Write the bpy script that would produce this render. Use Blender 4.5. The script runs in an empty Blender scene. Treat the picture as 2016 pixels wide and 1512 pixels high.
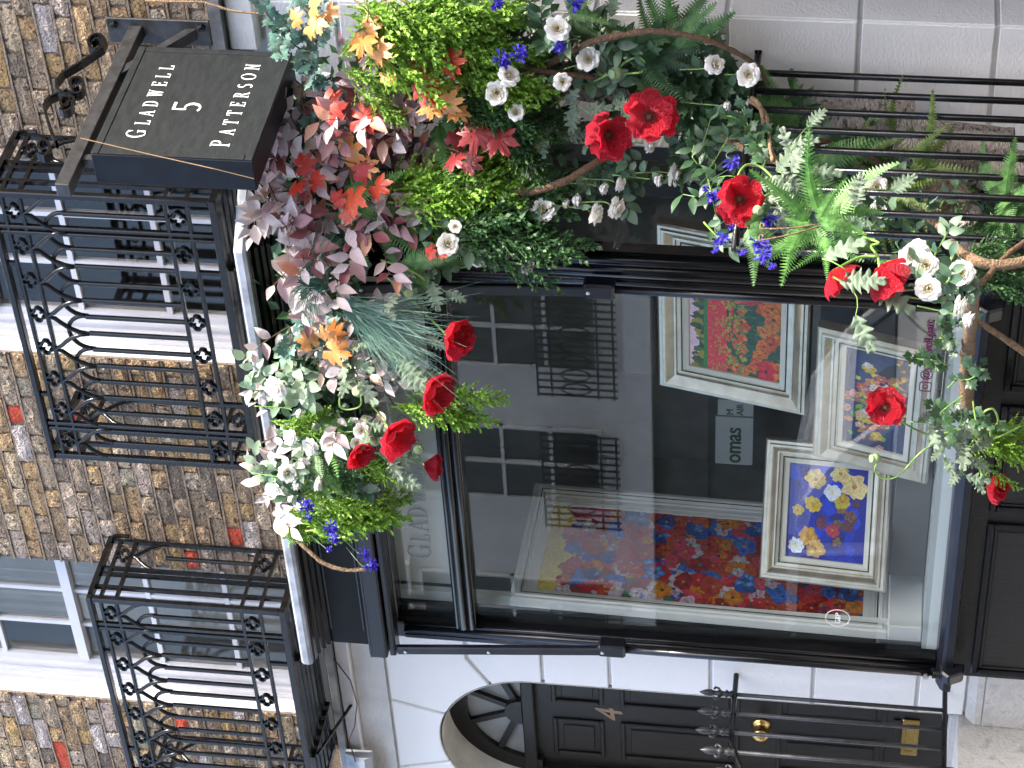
import bpy, bmesh, math, random
from mathutils import Vector, Matrix, noise

# ------------------------------------------------------------------ camera
V = Vector
FPX, YAW, PITCH, ROLL = 4678.0, math.radians(42.34), math.radians(8.113), math.radians(-3.335)
CAM = V((0.0, -7.244, 1.6))
_f = V((-math.sin(YAW) * math.cos(PITCH), math.cos(YAW) * math.cos(PITCH), math.sin(PITCH)))
_r = V((math.cos(YAW), math.sin(YAW), 0)); _d = _f.cross(_r).normalized()
FW = _f
RT = math.cos(ROLL) * _r + math.sin(ROLL) * _d        # right of the upright picture
DN = -math.sin(ROLL) * _r + math.cos(ROLL) * _d       # down in the upright picture
sc = bpy.context.scene
cd = bpy.data.cameras.new('camera'); cam = bpy.data.objects.new('camera', cd)
sc.collection.objects.link(cam)
cam.matrix_world = Matrix((( DN.x, RT.x, -FW.x, CAM.x), (DN.y, RT.y, -FW.y, CAM.y), (DN.z, RT.z, -FW.z, CAM.z), (0, 0, 0, 1)))
cd.sensor_width = 36; cd.sensor_fit = 'HORIZONTAL'; cd.lens = 36 * FPX / 2016; cd.clip_start = .05; cd.clip_end = 500
sc.camera = cam
# ------------------------------------------------------------------ sky, sun, exposure
SUN_AZ, SUN_EL = math.radians(5.2), math.radians(55.0)
SUN = V((math.cos(SUN_EL) * math.cos(SUN_AZ), -math.cos(SUN_EL) * math.sin(SUN_AZ), math.sin(SUN_EL)))
w = bpy.data.worlds.new('World'); sc.world = w; w.use_nodes = True
nt = w.node_tree; sky = nt.nodes.new('ShaderNodeTexSky'); sky.sky_type = 'NISHITA'; sky.sun_disc = False
sky.air_density = 1.0; sky.dust_density = 4.0; sky.ozone_density = .6; sky.sun_elevation = SUN_EL; sky.sun_rotation = math.atan2(SUN.x, SUN.y)
nt.nodes['Background'].inputs[1].default_value = .15
nt.links.new(sky.outputs[0], nt.nodes['Background'].inputs[0])
sl = bpy.data.lights.new('sun', 'SUN'); sl.energy = 2.05; sl.angle = math.radians(.53); sl.color = (1, .94, .84)
so = bpy.data.objects.new('sun', sl); sc.collection.objects.link(so)
so.rotation_euler = SUN.to_track_quat('Z', 'Y').to_euler()
sc.view_settings.view_transform = 'Standard'; sc.view_settings.look = 'None'; sc.view_settings.gamma = 1
sc.view_settings.exposure = 2.5
sc.cycles.max_bounces = 7; sc.cycles.transparent_max_bounces = 12; sc.cycles.diffuse_bounces = 4
sc.cycles.glossy_bounces = 4; sc.cycles.sample_clamp_indirect = 6; sc.cycles.caustics_reflective = False; sc.cycles.caustics_refractive = False

rng = random.Random(7)
def U(a, b): return rng.uniform(a, b)
def ray(x, y): return (RT * (1512 - y - 756) + DN * (x - 1008)) / FPX + FW
def at(x, y, Y): r = ray(x, y); return CAM + r * ((Y - CAM.y) / r.y)           # point of the plane Y behind a pixel
def atx(x, y, X): r = ray(x, y); return CAM + r * ((X - CAM.x) / r.x)
def proj(p):
    q = V(p) - CAM; d = q.dot(FW); return (q.dot(DN) / d * FPX + 1008, 756 - q.dot(RT) / d * FPX)

# ------------------------------------------------------------------ materials
MATS = {}
def _ramp(nt, stops, interp='LINEAR'):
    n = nt.nodes.new('ShaderNodeValToRGB'); cr = n.color_ramp; cr.interpolation = interp
    while len(cr.elements) < len(stops): cr.elements.new(.5)
    for e, (p, c) in zip(cr.elements, stops): e.position = p; e.color = (*c, 1)
    return n
def mat(name, col, rough=.5, col2=None, nscale=8., ndetail=4., bump=0., bscale=40., rnd=None, metal=0., spec=.5, trans=0., stretch=None, coat=0., contrast=(.35, .65), attr=None, val=.12, bdist=.01):
    """procedural surface: noise mix of two colours, optional colour picked per object, bump, translucency"""
    m = bpy.data.materials.new(name); m.use_nodes = True; t = m.node_tree; N = t.nodes; L = t.links
    b = N['Principled BSDF']; out = N['Material Output']
    b.inputs['Roughness'].default_value = rough; b.inputs['Metallic'].default_value = metal; b.inputs['Specular IOR Level'].default_value = spec
    if coat: b.inputs['Coat Weight'].default_value = coat; b.inputs['Coat Roughness'].default_value = .08
    tc = N.new('ShaderNodeTexCoord'); mp = N.new('ShaderNodeMapping'); L.new(tc.outputs['Object'], mp.inputs[0])
    if stretch: mp.inputs['Scale'].default_value = stretch
    oi = N.new('ShaderNodeObjectInfo')
    add = N.new('ShaderNodeVectorMath'); add.operation = 'ADD'; sc_ = N.new('ShaderNodeMath'); sc_.operation = 'MULTIPLY'; sc_.inputs[1].default_value = 37.0
    L.new(oi.outputs['Random'], sc_.inputs[0]); L.new(mp.outputs[0], add.inputs[0]); L.new(sc_.outputs[0], add.inputs[1])
    nz = N.new('ShaderNodeTexNoise'); nz.inputs['Scale'].default_value = nscale; nz.inputs['Detail'].default_value = ndetail; L.new(add.outputs[0], nz.inputs['Vector'])
    if attr:
        a = N.new('ShaderNodeAttribute'); a.attribute_name = attr; base = a.outputs['Color']
    elif rnd:
        r = _ramp(t, rnd); L.new(oi.outputs['Random'], r.inputs[0]); base = r.outputs[0]
    else:
        g = N.new('ShaderNodeRGB'); g.outputs[0].default_value = (*col, 1); base = g.outputs[0]
    if col2:
        mx = N.new('ShaderNodeMix'); mx.data_type = 'RGBA'; mr = N.new('ShaderNodeMapRange'); mr.inputs[1].default_value, mr.inputs[2].default_value = contrast
        L.new(nz.outputs[0], mr.inputs[0]); L.new(mr.outputs[0], mx.inputs[0]); L.new(base, mx.inputs[6]); mx.inputs[7].default_value = (*col2, 1); base = mx.outputs[2]
    if val:
        hs = N.new('ShaderNodeHueSaturation'); mr2 = N.new('ShaderNodeMapRange'); mr2.inputs[3].default_value = 1 - val; mr2.inputs[4].default_value = 1 + val
        L.new(nz.outputs[0], mr2.inputs[0]); mr2.inputs[1].default_value = .3; mr2.inputs[2].default_value = .7
        L.new(mr2.outputs[0], hs.inputs['Value']); L.new(base, hs.inputs['Color']); base = hs.outputs[0]
    L.new(base, b.inputs['Base Color'])
    if bump:
        n2 = N.new('ShaderNodeTexNoise'); n2.inputs['Scale'].default_value = bscale; n2.inputs['Detail'].default_value = 6; L.new(add.outputs[0], n2.inputs['Vector'])
        bp = N.new('ShaderNodeBump'); bp.inputs['Strength'].default_value = bump; bp.inputs['Distance'].default_value = bdist
        L.new(n2.outputs[0], bp.inputs['Height']); L.new(bp.outputs[0], b.inputs['Normal'])
    if trans:
        tr = N.new('ShaderNodeBsdfTranslucent'); L.new(base, tr.inputs[0]); ms = N.new('ShaderNodeMixShader'); ms.inputs[0].default_value = trans
        L.new(b.outputs[0], ms.inputs[1]); L.new(tr.outputs[0], ms.inputs[2]); L.new(ms.outputs[0], out.inputs[0])
    MATS[name] = m
    return m
def glass(name, f0=.06, tint=(.9, .95, .94)):
    m = bpy.data.materials.new(name); m.use_nodes = True; t = m.node_tree; N = t.nodes; L = t.links; N.remove(N['Principled BSDF'])
    ge = N.new('ShaderNodeNewGeometry'); dt = N.new('ShaderNodeVectorMath'); dt.operation = 'DOT_PRODUCT'; L.new(ge.outputs['Normal'], dt.inputs[0]); L.new(ge.outputs['Incoming'], dt.inputs[1])
    def mth(op, a, bb=None):
        n = N.new('ShaderNodeMath'); n.operation = op
        for i, q in enumerate((a, bb)):
            if q is None: continue
            if isinstance(q, (int, float)): n.inputs[i].default_value = q
            else: L.new(q, n.inputs[i])
        return n.outputs[0]
    c = mth('SUBTRACT', 1.0, mth('ABSOLUTE', dt.outputs['Value'])); p5 = mth('POWER', c, 5.0)
    fr = mth('ADD', mth('MULTIPLY', p5, 1 - f0), f0)
    tr = N.new('ShaderNodeBsdfTransparent'); tr.inputs[0].default_value = (*tint, 1); gl = N.new('ShaderNodeBsdfGlossy'); gl.inputs['Roughness'].default_value = 0.0
    ms = N.new('ShaderNodeMixShader'); L.new(fr, ms.inputs[0]); L.new(tr.outputs[0], ms.inputs[1]); L.new(gl.outputs[0], ms.inputs[2]); L.new(ms.outputs[0], N['Material Output'].inputs[0])
    MATS[name] = m

mat('stucco', (.79, .78, .76), .75, (.73, .72, .695), 3.5, 6, .18, 60, val=.03)
mat('stucco_old', (.66, .66, .66), .85, (.5, .49, .47), 5, 8, .6, 45, val=.06)
mat('stucco_right', (.79, .78, .76), .8, (.71, .70, .68), 4, 6, .35, 55, val=.05, stretch=(1, 1, 2.5))
mat('stone_dirty', (.5, .49, .46), .9, (.12, .12, .11), 16, 9, .6, 60, contrast=(.55, .85))
mat('plaque', (.09, .088, .085), .8, (.06, .06, .058), 20, 6)
mat('soffit', (.52, .51, .46), .8, (.6, .58, .52), 5, 5, .2, 50)
mat('mortar', (.20, .155, .115), .95, (.10, .075, .06), 40, 6, .8, 90)
mat('pointing', (.38, .30, .22), .95, (.2, .15, .115), 45, 7, .9, 120)
BR = [(0, (0.403, 0.263, 0.103)), (.16, (0.269, 0.178, 0.096)), (.3, (0.433, 0.277, 0.131)), (.45, (0.225, 0.165, 0.11)), (.58, (0.344, 0.263, 0.179)), (.7, (0.128, 0.1, 0.076)), (.82, (0.433, 0.328, 0.199)), (.93, (0.403, 0.313, 0.254)), (1, (0.239, 0.22, 0.138))]
mat('stock_brick', (.3, .2, .1), .9, (.045, .035, .028), 42, 10, 1.0, 90, rnd=BR, contrast=(.53, .66), val=.45, bdist=.016)
mat('red_brick', (.46, .06, .025), .85, (.27, .05, .03), 45, 8, 1.0, 90, contrast=(.52, .8))
mat('pale_brick', (.40, .345, .32), .9, (.22, .185, .165), 40, 8, 1.0, 90, contrast=(.45, .65), bdist=.016)
mat('lead', (.42, .44, .47), .5, (.17, .18, .20), 9, 7, .25, 25, metal=.25)
mat('lead_dark', (.13, .135, .145), .5, (.24, .25, .26), 8, 7, .2, 25, metal=.2)
mat('black_paint', (.004, .0042, .005), .2, (.006, .0065, .008), 5, 5, .05, 60, spec=.35, stretch=(6, 6, .6))
mat('navy_black', (.005, .006, .010), .3, (.008, .009, .013), 6, 5, .08, 60, spec=.4)
mat('riser_black', (.0065, .006, .0055), .36, (.010, .009, .008), 10, 6, .22, 30, stretch=(9, 9, .6), spec=.35)
mat('fascia_black', (.0042, .004, .0038), .5, (.006, .0055, .005), 10, 6, .1, 30, spec=.14)
mat('door_black', (.006, .0056, .0055), .33, (.010, .009, .0085), 8, 5, .1, 40, spec=.4, stretch=(8, 8, .7))
mat('iron', (.003, .003, .0033), .2, (.006, .006, .0065), 30, 5, .10, 80, spec=.3)
mat('iron_grey', (.016, .017, .019), .45, (.03, .03, .031), 30, 5, .1, 80)
mat('sign_face', (.011, .0132, .014), .7, (.015, .0178, .0188), 14, 6, .1, 70, spec=.2, stretch=(1, 1, 3))
mat('sign_box', (.004, .0055, .009), .45, (.006, .008, .012), 12, 6, .06, 60, spec=.2)
mat('letter_white', (.8, .8, .78), .5, val=.02)
mat('letter_grey', (.22, .24, .25), .5, val=.02)
mat('letter_green', (.015, .09, .055), .5, val=.02)
mat('letter_pink', (.14, .014, .08), .5, val=.02)
mat('poster_white', (.42, .45, .43), .6, val=.02)
mat('white_paint', (.60, .60, .62), .45, (.53, .53, .55), 6, 4, .05, 40, val=.03)
mat('brass', (.62, .43, .16), .22, (.45, .30, .10), 20, 4, metal=1.0)
mat('bronze', (.30, .20, .13), .42, (.22, .15, .10), 20, 4, metal=.6)
mat('steel', (.6, .6, .58), .3, metal=1.0)
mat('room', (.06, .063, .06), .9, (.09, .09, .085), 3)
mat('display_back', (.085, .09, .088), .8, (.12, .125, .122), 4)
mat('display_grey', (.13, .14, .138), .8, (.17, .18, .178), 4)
mat('display_white', (.74, .76, .74), .7, (.68, .70, .68), 3, val=.04)
mat('display_bed', (.46, .49, .48), .55, (.40, .43, .42), 4, val=.05)
mat('silver_frame', (.68, .62, .51), .33, (.46, .40, .31), 14, 5, metal=.8, stretch=(1, 1, 1))
mat('frame_inner', (.70, .66, .56), .45, (.6, .56, .48), 14)
mat('white_frame', (.76, .75, .71), .5, (.58, .59, .58), 8)
mat('painted', (.5, .5, .5), .45, attr='Col', nscale=120, val=.25)
mat('curtain', (.62, .62, .58), .9, (.5, .5, .47), 6)
glass('shop_glass', .055, (.95, .97, .96)); glass('sash_glass', .028, (.85, .85, .84))
mat('fan_glass', (.19, .195, .185), .25, (.24, .245, .235), 3)
# plants
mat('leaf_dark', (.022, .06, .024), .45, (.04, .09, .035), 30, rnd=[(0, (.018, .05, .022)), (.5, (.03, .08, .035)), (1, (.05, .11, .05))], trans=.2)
mat('leaf_rose', (.06, .12, .07), .5, rnd=[(0, (.035, .09, .05)), (.5, (.08, .15, .085)), (1, (.15, .22, .14))], nscale=30, trans=.2)
mat('leaf_ivy', (.05, .1, .04), .4, (.03, .07, .03), 22, rnd=[(0, (.025, .07, .03)), (.6, (.05, .12, .045)), (1, (.11, .20, .07))], trans=.2)
mat('leaf_teal', (.1, .2, .16), .45, (.05, .13, .11), 30, rnd=[(0, (.06, .14, .12)), (.5, (.12, .22, .17)), (1, (.2, .3, .24))], trans=.2)
MV = [(0, (.12, .02, .025)), (.14, (.22, .06, .07)), (.28, (.46, .38, .41)), (.42, (.62, .56, .58)), (.52, (.28, .12, .13)), (.66, (.68, .64, .66)), (.78, (.5, .22, .12)), (.88, (.2, .04, .05)), (1, (.7, .67, .68))]  # pale stops: silvery leaf tones plus sunlit whites put into the colour
mat('leaf_mauve', (.4, .3, .3), .45, (.20, .07, .08), 22, rnd=MV, trans=.25, contrast=(.5, .78))
MP = [(0, (.5, .42, .41)), (.3, (.64, .60, .58)), (.5, (.42, .34, .35)), (.7, (.62, .45, .34)), (.85, (.68, .66, .64)), (1, (.36, .25, .27))]
mat('leaf_pale', (.6, .5, .5), .45, (.42, .30, .31), 22, rnd=MP, trans=.25, contrast=(.52, .8))
mat('leaf_green_pale', (.4, .5, .4), .45, (.22, .34, .2), 22, rnd=[(0, (.3, .42, .3)), (.5, (.46, .54, .42)), (1, (.2, .32, .2))], trans=.25)
mat('leaf_maple_red', (.55, .05, .025), .45, (.40, .03, .02), 25, rnd=[(0, (.42, .025, .015)), (.5, (.6, .06, .03)), (1, (.6, .13, .04))], trans=.3)
mat('leaf_maple_gold', (.6, .30, .07), .45, (.55, .18, .04), 18, rnd=[(0, (.62, .26, .05)), (.5, (.6, .36, .12)), (1, (.62, .42, .2))], trans=.3)
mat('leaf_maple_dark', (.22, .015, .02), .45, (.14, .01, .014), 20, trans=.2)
mat('leaf_dusty', (.2, .25, .18), .7, (.13, .19, .12), 25, 5, .3, 60, rnd=[(0, (.12, .17, .11)), (.5, (.19, .24, .17)), (1, (.28, .32, .25))], trans=.15)
CY = [(0, (.08, .21, .015)), (.5, (.15, .34, .022)), (1, (.25, .44, .04))]
mat('cypress', (.1, .25, .02), .5, (.26, .44, .06), 14, rnd=CY, trans=.3, val=.3)
mat('cypress_dark', (.02, .07, .018), .5, (.045, .12, .025), 14, trans=.2, val=.3)  # darker green, with shade put into the colour for the shaded bunches
mat('fern_bright', (.1, .26, .07), .5, (.16, .34, .08), 10, trans=.35, rnd=[(0, (.06, .20, .05)), (1, (.14, .30, .07))])
mat('fern_mid', (.045, .13, .03), .5, (.09, .20, .05), 10, trans=.25)
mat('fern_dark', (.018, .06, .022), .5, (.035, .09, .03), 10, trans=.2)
mat('fern_olive', (.07, .13, .02), .5, (.12, .18, .03), 10, trans=.25)
mat('grass_teal', (.035, .12, .09), .5, (.13, .25, .20), 8, trans=.2)
mat('stem_green', (.16, .30, .05), .45, (.22, .36, .08), 15)
mat('stem_brown', (.10, .065, .03), .8, (.05, .04, .02), 15)
mat('pod', (.17, .26, .11), .6, (.28, .36, .18), 30, 4, .2, 60)
mat('poppy_red', (.60, .012, .022), .4, (.86, .09, .15), 14, 7, contrast=(.52, .74), bump=1.0, bscale=16, bdist=.08, rnd=[(0, (.80, .014, .035)), (.6, (.85, .02, .05)), (1, (.85, .05, .09))], trans=.4)  # pink noise paints sunlit crinkle highlights into the petal colour
mat('poppy_centre', (.07, .02, .012), .8, (.28, .15, .07), 90, 3, .5, 120, contrast=(.55, .7))
mat('rose_white', (.7, .7, .66), .6, attr='Col', trans=.2, nscale=20, val=.05)
mat('cornflower', (.05, .03, .42), .5, (.09, .06, .55), 60, trans=.15)
mat('vine', (.17, .095, .048), .85, (.06, .033, .018), 60, 8, 1.0, 150, val=.3)
mat('vine_light', (.30, .20, .115), .85, (.09, .055, .03), 60, 8, 1.0, 150, val=.35)
mat('bark', (.46, .40, .35), .9, (.06, .048, .04), 34, 10, 1.0, 70, contrast=(.48, .66), val=.4, bdist=.03, stretch=(1, 1, 2.2))
mat('log_end', (.13, .09, .06), .9, (.05, .035, .025), 40, 8, .8, 80)
mat('asphalt', (.07, .07, .07), .9, (.035, .035, .036), 30, 6, .5, 80)
mat('paving', (.34, .33, .31), .9, (.18, .17, .16), 12, 6, .3, 50)
mat('opp_white', (.76, .77, .77), .8, (.58, .59, .58), .8, 5)
mat('car_white', (.45, .46, .47), .25, coat=.5, val=.01)
mat('tyre', (.02, .02, .02), .8)
mat('opp_brick', (.10, .07, .05), .9, (.07, .05, .04), 4)
mat('opp_green', (.035, .055, .05), .5, (.045, .065, .06), 4)
mat('opp_window', (.03, .035, .04), .15, (.05, .055, .06), 3)
mat('wire', (.32, .2, .1), .5); mat('cable', (.06, .03, .035), .6)

# ------------------------------------------------------------------ mesh builder
COL = sc.collection
class MB:
    def __init__(s): s.v = []; s.f = []; s.c = None
    def vert(s, p): s.v.append(tuple(p)); return len(s.v) - 1
    def face(s, pts): n = len(s.v); s.v += [tuple(p) for p in pts]; s.f.append(tuple(range(n, n + len(pts)))); return s
    def box(s, x0, x1, y0, y1, z0, z1):
        n = len(s.v); s.v += [(x, y, z) for z in (z0, z1) for y in (y0, y1) for x in (x0, x1)]
        s.f += [tuple(n + i for i in q) for q in ((0, 2, 3, 1), (4, 5, 7, 6), (0, 1, 5, 4), (2, 6, 7, 3), (0, 4, 6, 2), (1, 3, 7, 5))]; return s
    def bar(s, a, b, wx, wy, up=V((0, 0, 1))):
        a, b = V(a), V(b); d = (b - a).normalized(); x = d.cross(up)
        if x.length < 1e-4: x = V((1, 0, 0))
        x.normalize(); y = d.cross(x)
        n = len(s.v); s.v += [tuple(p + x * i * wx / 2 + y * j * wy / 2) for p in (a, b) for j in (-1, 1) for i in (-1, 1)]
        s.f += [tuple(n + i for i in q) for q in ((0, 2, 3, 1), (4, 5, 7, 6), (0, 1, 5, 4), (2, 6, 7, 3), (0, 4, 6, 2), (1, 3, 7, 5))]; return s
    def tube(s, pts, r, k=6, cap=True, flat=1.0):
        pts = [V(p) for p in pts]; R = r if isinstance(r, (list, tuple)) else [r] * len(pts)
        t = (pts[1] - pts[0]).normalized(); u = t.orthogonal().normalized(); rings = []
        for i, p in enumerate(pts):
            t = (pts[min(i + 1, len(pts) - 1)] - pts[max(i - 1, 0)]).normalized()
            u = (u - t * u.dot(t)); u = u.normalized() if u.length > 1e-6 else t.orthogonal().normalized(); w_ = t.cross(u)
            rings.append([s.vert(p + (u * math.cos(2 * math.pi * j / k) + w_ * math.sin(2 * math.pi * j / k) * flat) * R[i]) for j in range(k)])
        for a, b in zip(rings, rings[1:]):
            for j in range(k): s.f.append((a[j], a[(j + 1) % k], b[(j + 1) % k], b[j]))
        if cap: s.f.append(tuple(reversed(rings[0]))); s.f.append(tuple(rings[-1]))
        return s
    def prism(s, poly, axis, a, b):
        """2D polygon extruded along an axis; poly in the other two coordinates (in xyz order)"""
        def P(p, h): q = list(p); q.insert(axis, h); return q
        n = len(s.v); k = len(poly); s.v += [tuple(P(p, a)) for p in poly] + [tuple(P(p, b)) for p in poly]
        s.f.append(tuple(n + i for i in range(k))); s.f.append(tuple(n + k + i for i in reversed(range(k))))
        for i in range(k): j = (i + 1) % k; s.f.append((n + j, n + i, n + k + i, n + k + j))
        return s
    def mesh(s, name, m=None, smooth=False, bevel=0):
        me = bpy.data.meshes.new(name); me.from_pydata(s.v, [], s.f); me.validate(); 
        bm = bmesh.new(); bm.from_mesh(me)
        bmesh.ops.recalc_face_normals(bm, faces=bm.faces)
        if bevel: bmesh.ops.bevel(bm, geom=list(bm.edges), offset=bevel, segments=1, affect='EDGES', clamp_overlap=True)
        bm.to_mesh(me); bm.free()
        if s.c is not None and len(s.c) == len(me.vertices):
            a = me.color_attributes.new('Col', 'FLOAT_COLOR', 'POINT')
            for i, c in enumerate(s.c): a.data[i].color = (*c, 1)
        if m: me.materials.append(MATS[m])
        if smooth:
            for p in me.polygons: p.use_smooth = True
        return me
    def build(s, name, m, parent=None, smooth=False, bevel=0): return link(name, s.mesh(name, m, smooth, bevel), parent)
def link(name, me, parent=None, mtx=None):
    o = bpy.data.objects.new(name, me); COL.objects.link(o)
    if parent: o.parent = parent
    if mtx is not None: o.matrix_local = mtx
    elif parent and parent.parent is None: o.location = -V(parent.location)      # meshes are written in world coordinates
    elif parent: o.location = (0, 0, 0)
    return o
def tag(o, label=None, cat=None, group=None, kind=None):
    if label: o['label'] = label
    if cat: o['category'] = cat
    if group: o['group'] = group
    if kind: o['kind'] = kind
    return o
def thing(name, label, cat, loc=(0, 0, 0), group=None):
    o = bpy.data.objects.new(name, None); COL.objects.link(o); o.location = loc; o.empty_display_size = .05
    return tag(o, label, cat, group)
def struct(name, mb, m): return tag(mb.build(name, m), kind='structure')
def orient(pos, ydir, zdir, s=1.0):
    y = V(ydir).normalized(); z = V(zdir); z = z - y * z.dot(y)
    z = z.normalized() if z.length > 1e-5 else y.orthogonal().normalized(); x = y.cross(z)
    s3 = s if isinstance(s, (tuple, list)) else (s, s, s)
    return Matrix(((x.x * s3[0], y.x * s3[1], z.x * s3[2], pos[0]), (x.y * s3[0], y.y * s3[1], z.y * s3[2], pos[1]), (x.z * s3[0], y.z * s3[1], z.z * s3[2], pos[2]), (0, 0, 0, 1)))
def put(name, me, parent, mtx):
    """world matrix -> child of a thing that only has a location"""
    loc = V((0, 0, 0)); q = parent
    while q: loc += V(q.location); q = q.parent
    return link(name, me, parent, Matrix.Translation(-loc) @ mtx)
def rvec(s=1): return V((U(-s, s), U(-s, s), U(-s, s)))


# ================================================================== setting
struct('road', MB().box(-60, 30, -10.2, -1.9, -.25, -.12), 'asphalt')
struct('pavement', MB().box(-60, 30, -1.9, .3, -.25, 0), 'paving')
struct('far_pavement', MB().box(-60, 30, -12.2, -10.2, -.25, 0), 'paving')
struct('ground', MB().box(-300, 300, -300, 300, -.5, -.3), 'paving')

# ------------------------------------------------------------------ the house
WINS = [(-8.87, -7.885), (-6.595, -5.555)]          # first floor window openings
WZ0, WZ1 = 4.03, 6.35
house = thing('terraced_house', 'yellow stock brick terraced house with white stucco ground floor', 'house', (-7.0, .2, 0))
bk = MB()
xs = [-10.4] + [x for w_ in WINS for x in w_] + [-3.6]
for i in range(0, len(xs), 2): bk.box(xs[i], xs[i + 1], .010, .28, 3.9, 7.2)
for a, b in WINS: bk.box(a, b, .012, .28, 3.9, WZ0 - .02); bk.box(a, b, .012, .28, WZ1, 7.2)
bk.build('mortar_bed', 'mortar', house)
# bricks, one object each
BRK = {}
def brick_mesh(L, H, k, m):
    key = (round(L, 3), k, m)
    if key in BRK: return BRK[key]
    r = random.Random(k * 31 + int(L * 1000)); nx, nz = (6, 3) if L > .15 else (4, 3); mb = MB(); g = []
    for j in range(nz + 1):
        row = []
        for i in range(nx + 1):
            x = (i / nx - .5) * L; z = (j / nz - .5) * H; edge = (i in (0, nx)) or (j in (0, nz)); cor = (i in (0, nx)) and (j in (0, nz))
            x += r.uniform(-1, 1) * .0032; z += r.uniform(-1, 1) * .0030
            if cor: x *= .985; z *= .955
            row.append(mb.vert((x, (.003 if edge else 0) + (.002 if cor else 0) + r.uniform(-.0034, .0034), z)))
        g.append(row)
    for j in range(nz):
        for i in range(nx): mb.f.append((g[j][i], g[j][i + 1], g[j + 1][i + 1], g[j + 1][i]))
    loop = g[0][:] + [g[j][nx] for j in range(1, nz + 1)] + g[nz][-2::-1] + [g[j][0] for j in range(nz - 1, 0, -1)]
    bkv = [mb.vert((mb.v[i][0], .03, mb.v[i][2])) for i in loop]
    for i in range(len(loop)): j = (i + 1) % len(loop); mb.f.append((loop[j], loop[i], bkv[i], bkv[j]))
    me = mb.mesh('brick', m); BRK[key] = me
    return me
REDS = [(33, 812), (475, 1050), (388, 1092), (165, 835), (130, 1498), (352, 1435), (362, 48), (392, 1112)]
PALES = [(48, 868), (165, 1125), (40, 1390), (130, 1478), (82, 30), (215, 1450), (42, 1375), (75, 1440), (200, 1448), (505, 1055)]
reds = [at(x, y, 0) for x, y in REDS]; pales = [at(x, y, 0) for x, y in PALES]
bricks = []
z = 3.985; c = 0
while z < 6.1:
    x = -10.3 + (0.056 if c % 2 else 0); k = c % 2
    while x < -4.0:
        L = .215 if k % 2 == 0 else .103
        a, b = x, x + L
        segs = [(a, b)]
        for w0, w1 in WINS:
            if z + .075 > WZ0 - .02 and z < WZ1: segs = [s for (p, q) in segs for s in ((p, min(q, w0 - .002)), (max(p, w1 + .002), q)) if s[1] - s[0] > .03]
        for p, q in segs: bricks.append(((p + q) / 2, z + .0375, q - p))
        x += L + .011; k += 1
    z += .0755; c += 1
far = MB(); n_in = 0
for bx, bz, L in bricks:
    px, py = proj((bx, 0, bz))
    if -25 < px < 640 and -45 < py < 1555:
        m = 'stock_brick'
        if any(abs(r.x - bx) < L / 2 + .004 and abs(r.z - bz) < .038 for r in reds): m = 'red_brick'
        elif any(abs(r.x - bx) < L / 2 + .004 and abs(r.z - bz) < .038 for r in pales) or rng.random() < .03: m = 'pale_brick'
        o = link('brick', brick_mesh(L - .003, .0655, rng.randrange(7), m), house)
        o.location = V((bx, U(-.004, .005), bz + U(-.0025, .0025))) - V(house.location); o.rotation_euler = (U(-.02, .02), U(-.012, .012), U(-.02, .02)); n_in += 1
    elif bz < 6.1: far.box(bx - L / 2 + .002, bx + L / 2 - .002, 0, .03, bz - .0325, bz + .0325)
tag(far.build('outer_brickwork', 'stock_brick', house), kind='stuff')
# ribbons of raised bed pointing, one per course and pier
z = 3.985
while z < 6.0:
    for i in range(0, len(xs), 2):
        a, b = max(xs[i], -9.9), min(xs[i + 1], -4.3); mb = MB(); n = max(4, int((b - a) / .06)); rows = []
        for k in range(n + 1):
            x = a + (b - a) * k / n; zz = z - .005 + .0022 * noise.noise(V((x * 9, z * 31, 0))); h = .0042 + .0016 * noise.noise(V((x * 14, z * 17, 3))); yy = -.002 + .0035 * noise.noise(V((x * 11, z * 23, 8)))
            rows.append([mb.vert((x, .012, zz + h)), mb.vert((x, yy, zz + h)), mb.vert((x, yy + .001, zz - h)), mb.vert((x, .012, zz - h))])
        for p, q in zip(rows, rows[1:]):
            for j in range(3): mb.f.append((p[j], p[j + 1], q[j + 1], q[j]))
        mb.build('bed_pointing', 'pointing', house)
    z += .0755

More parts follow.
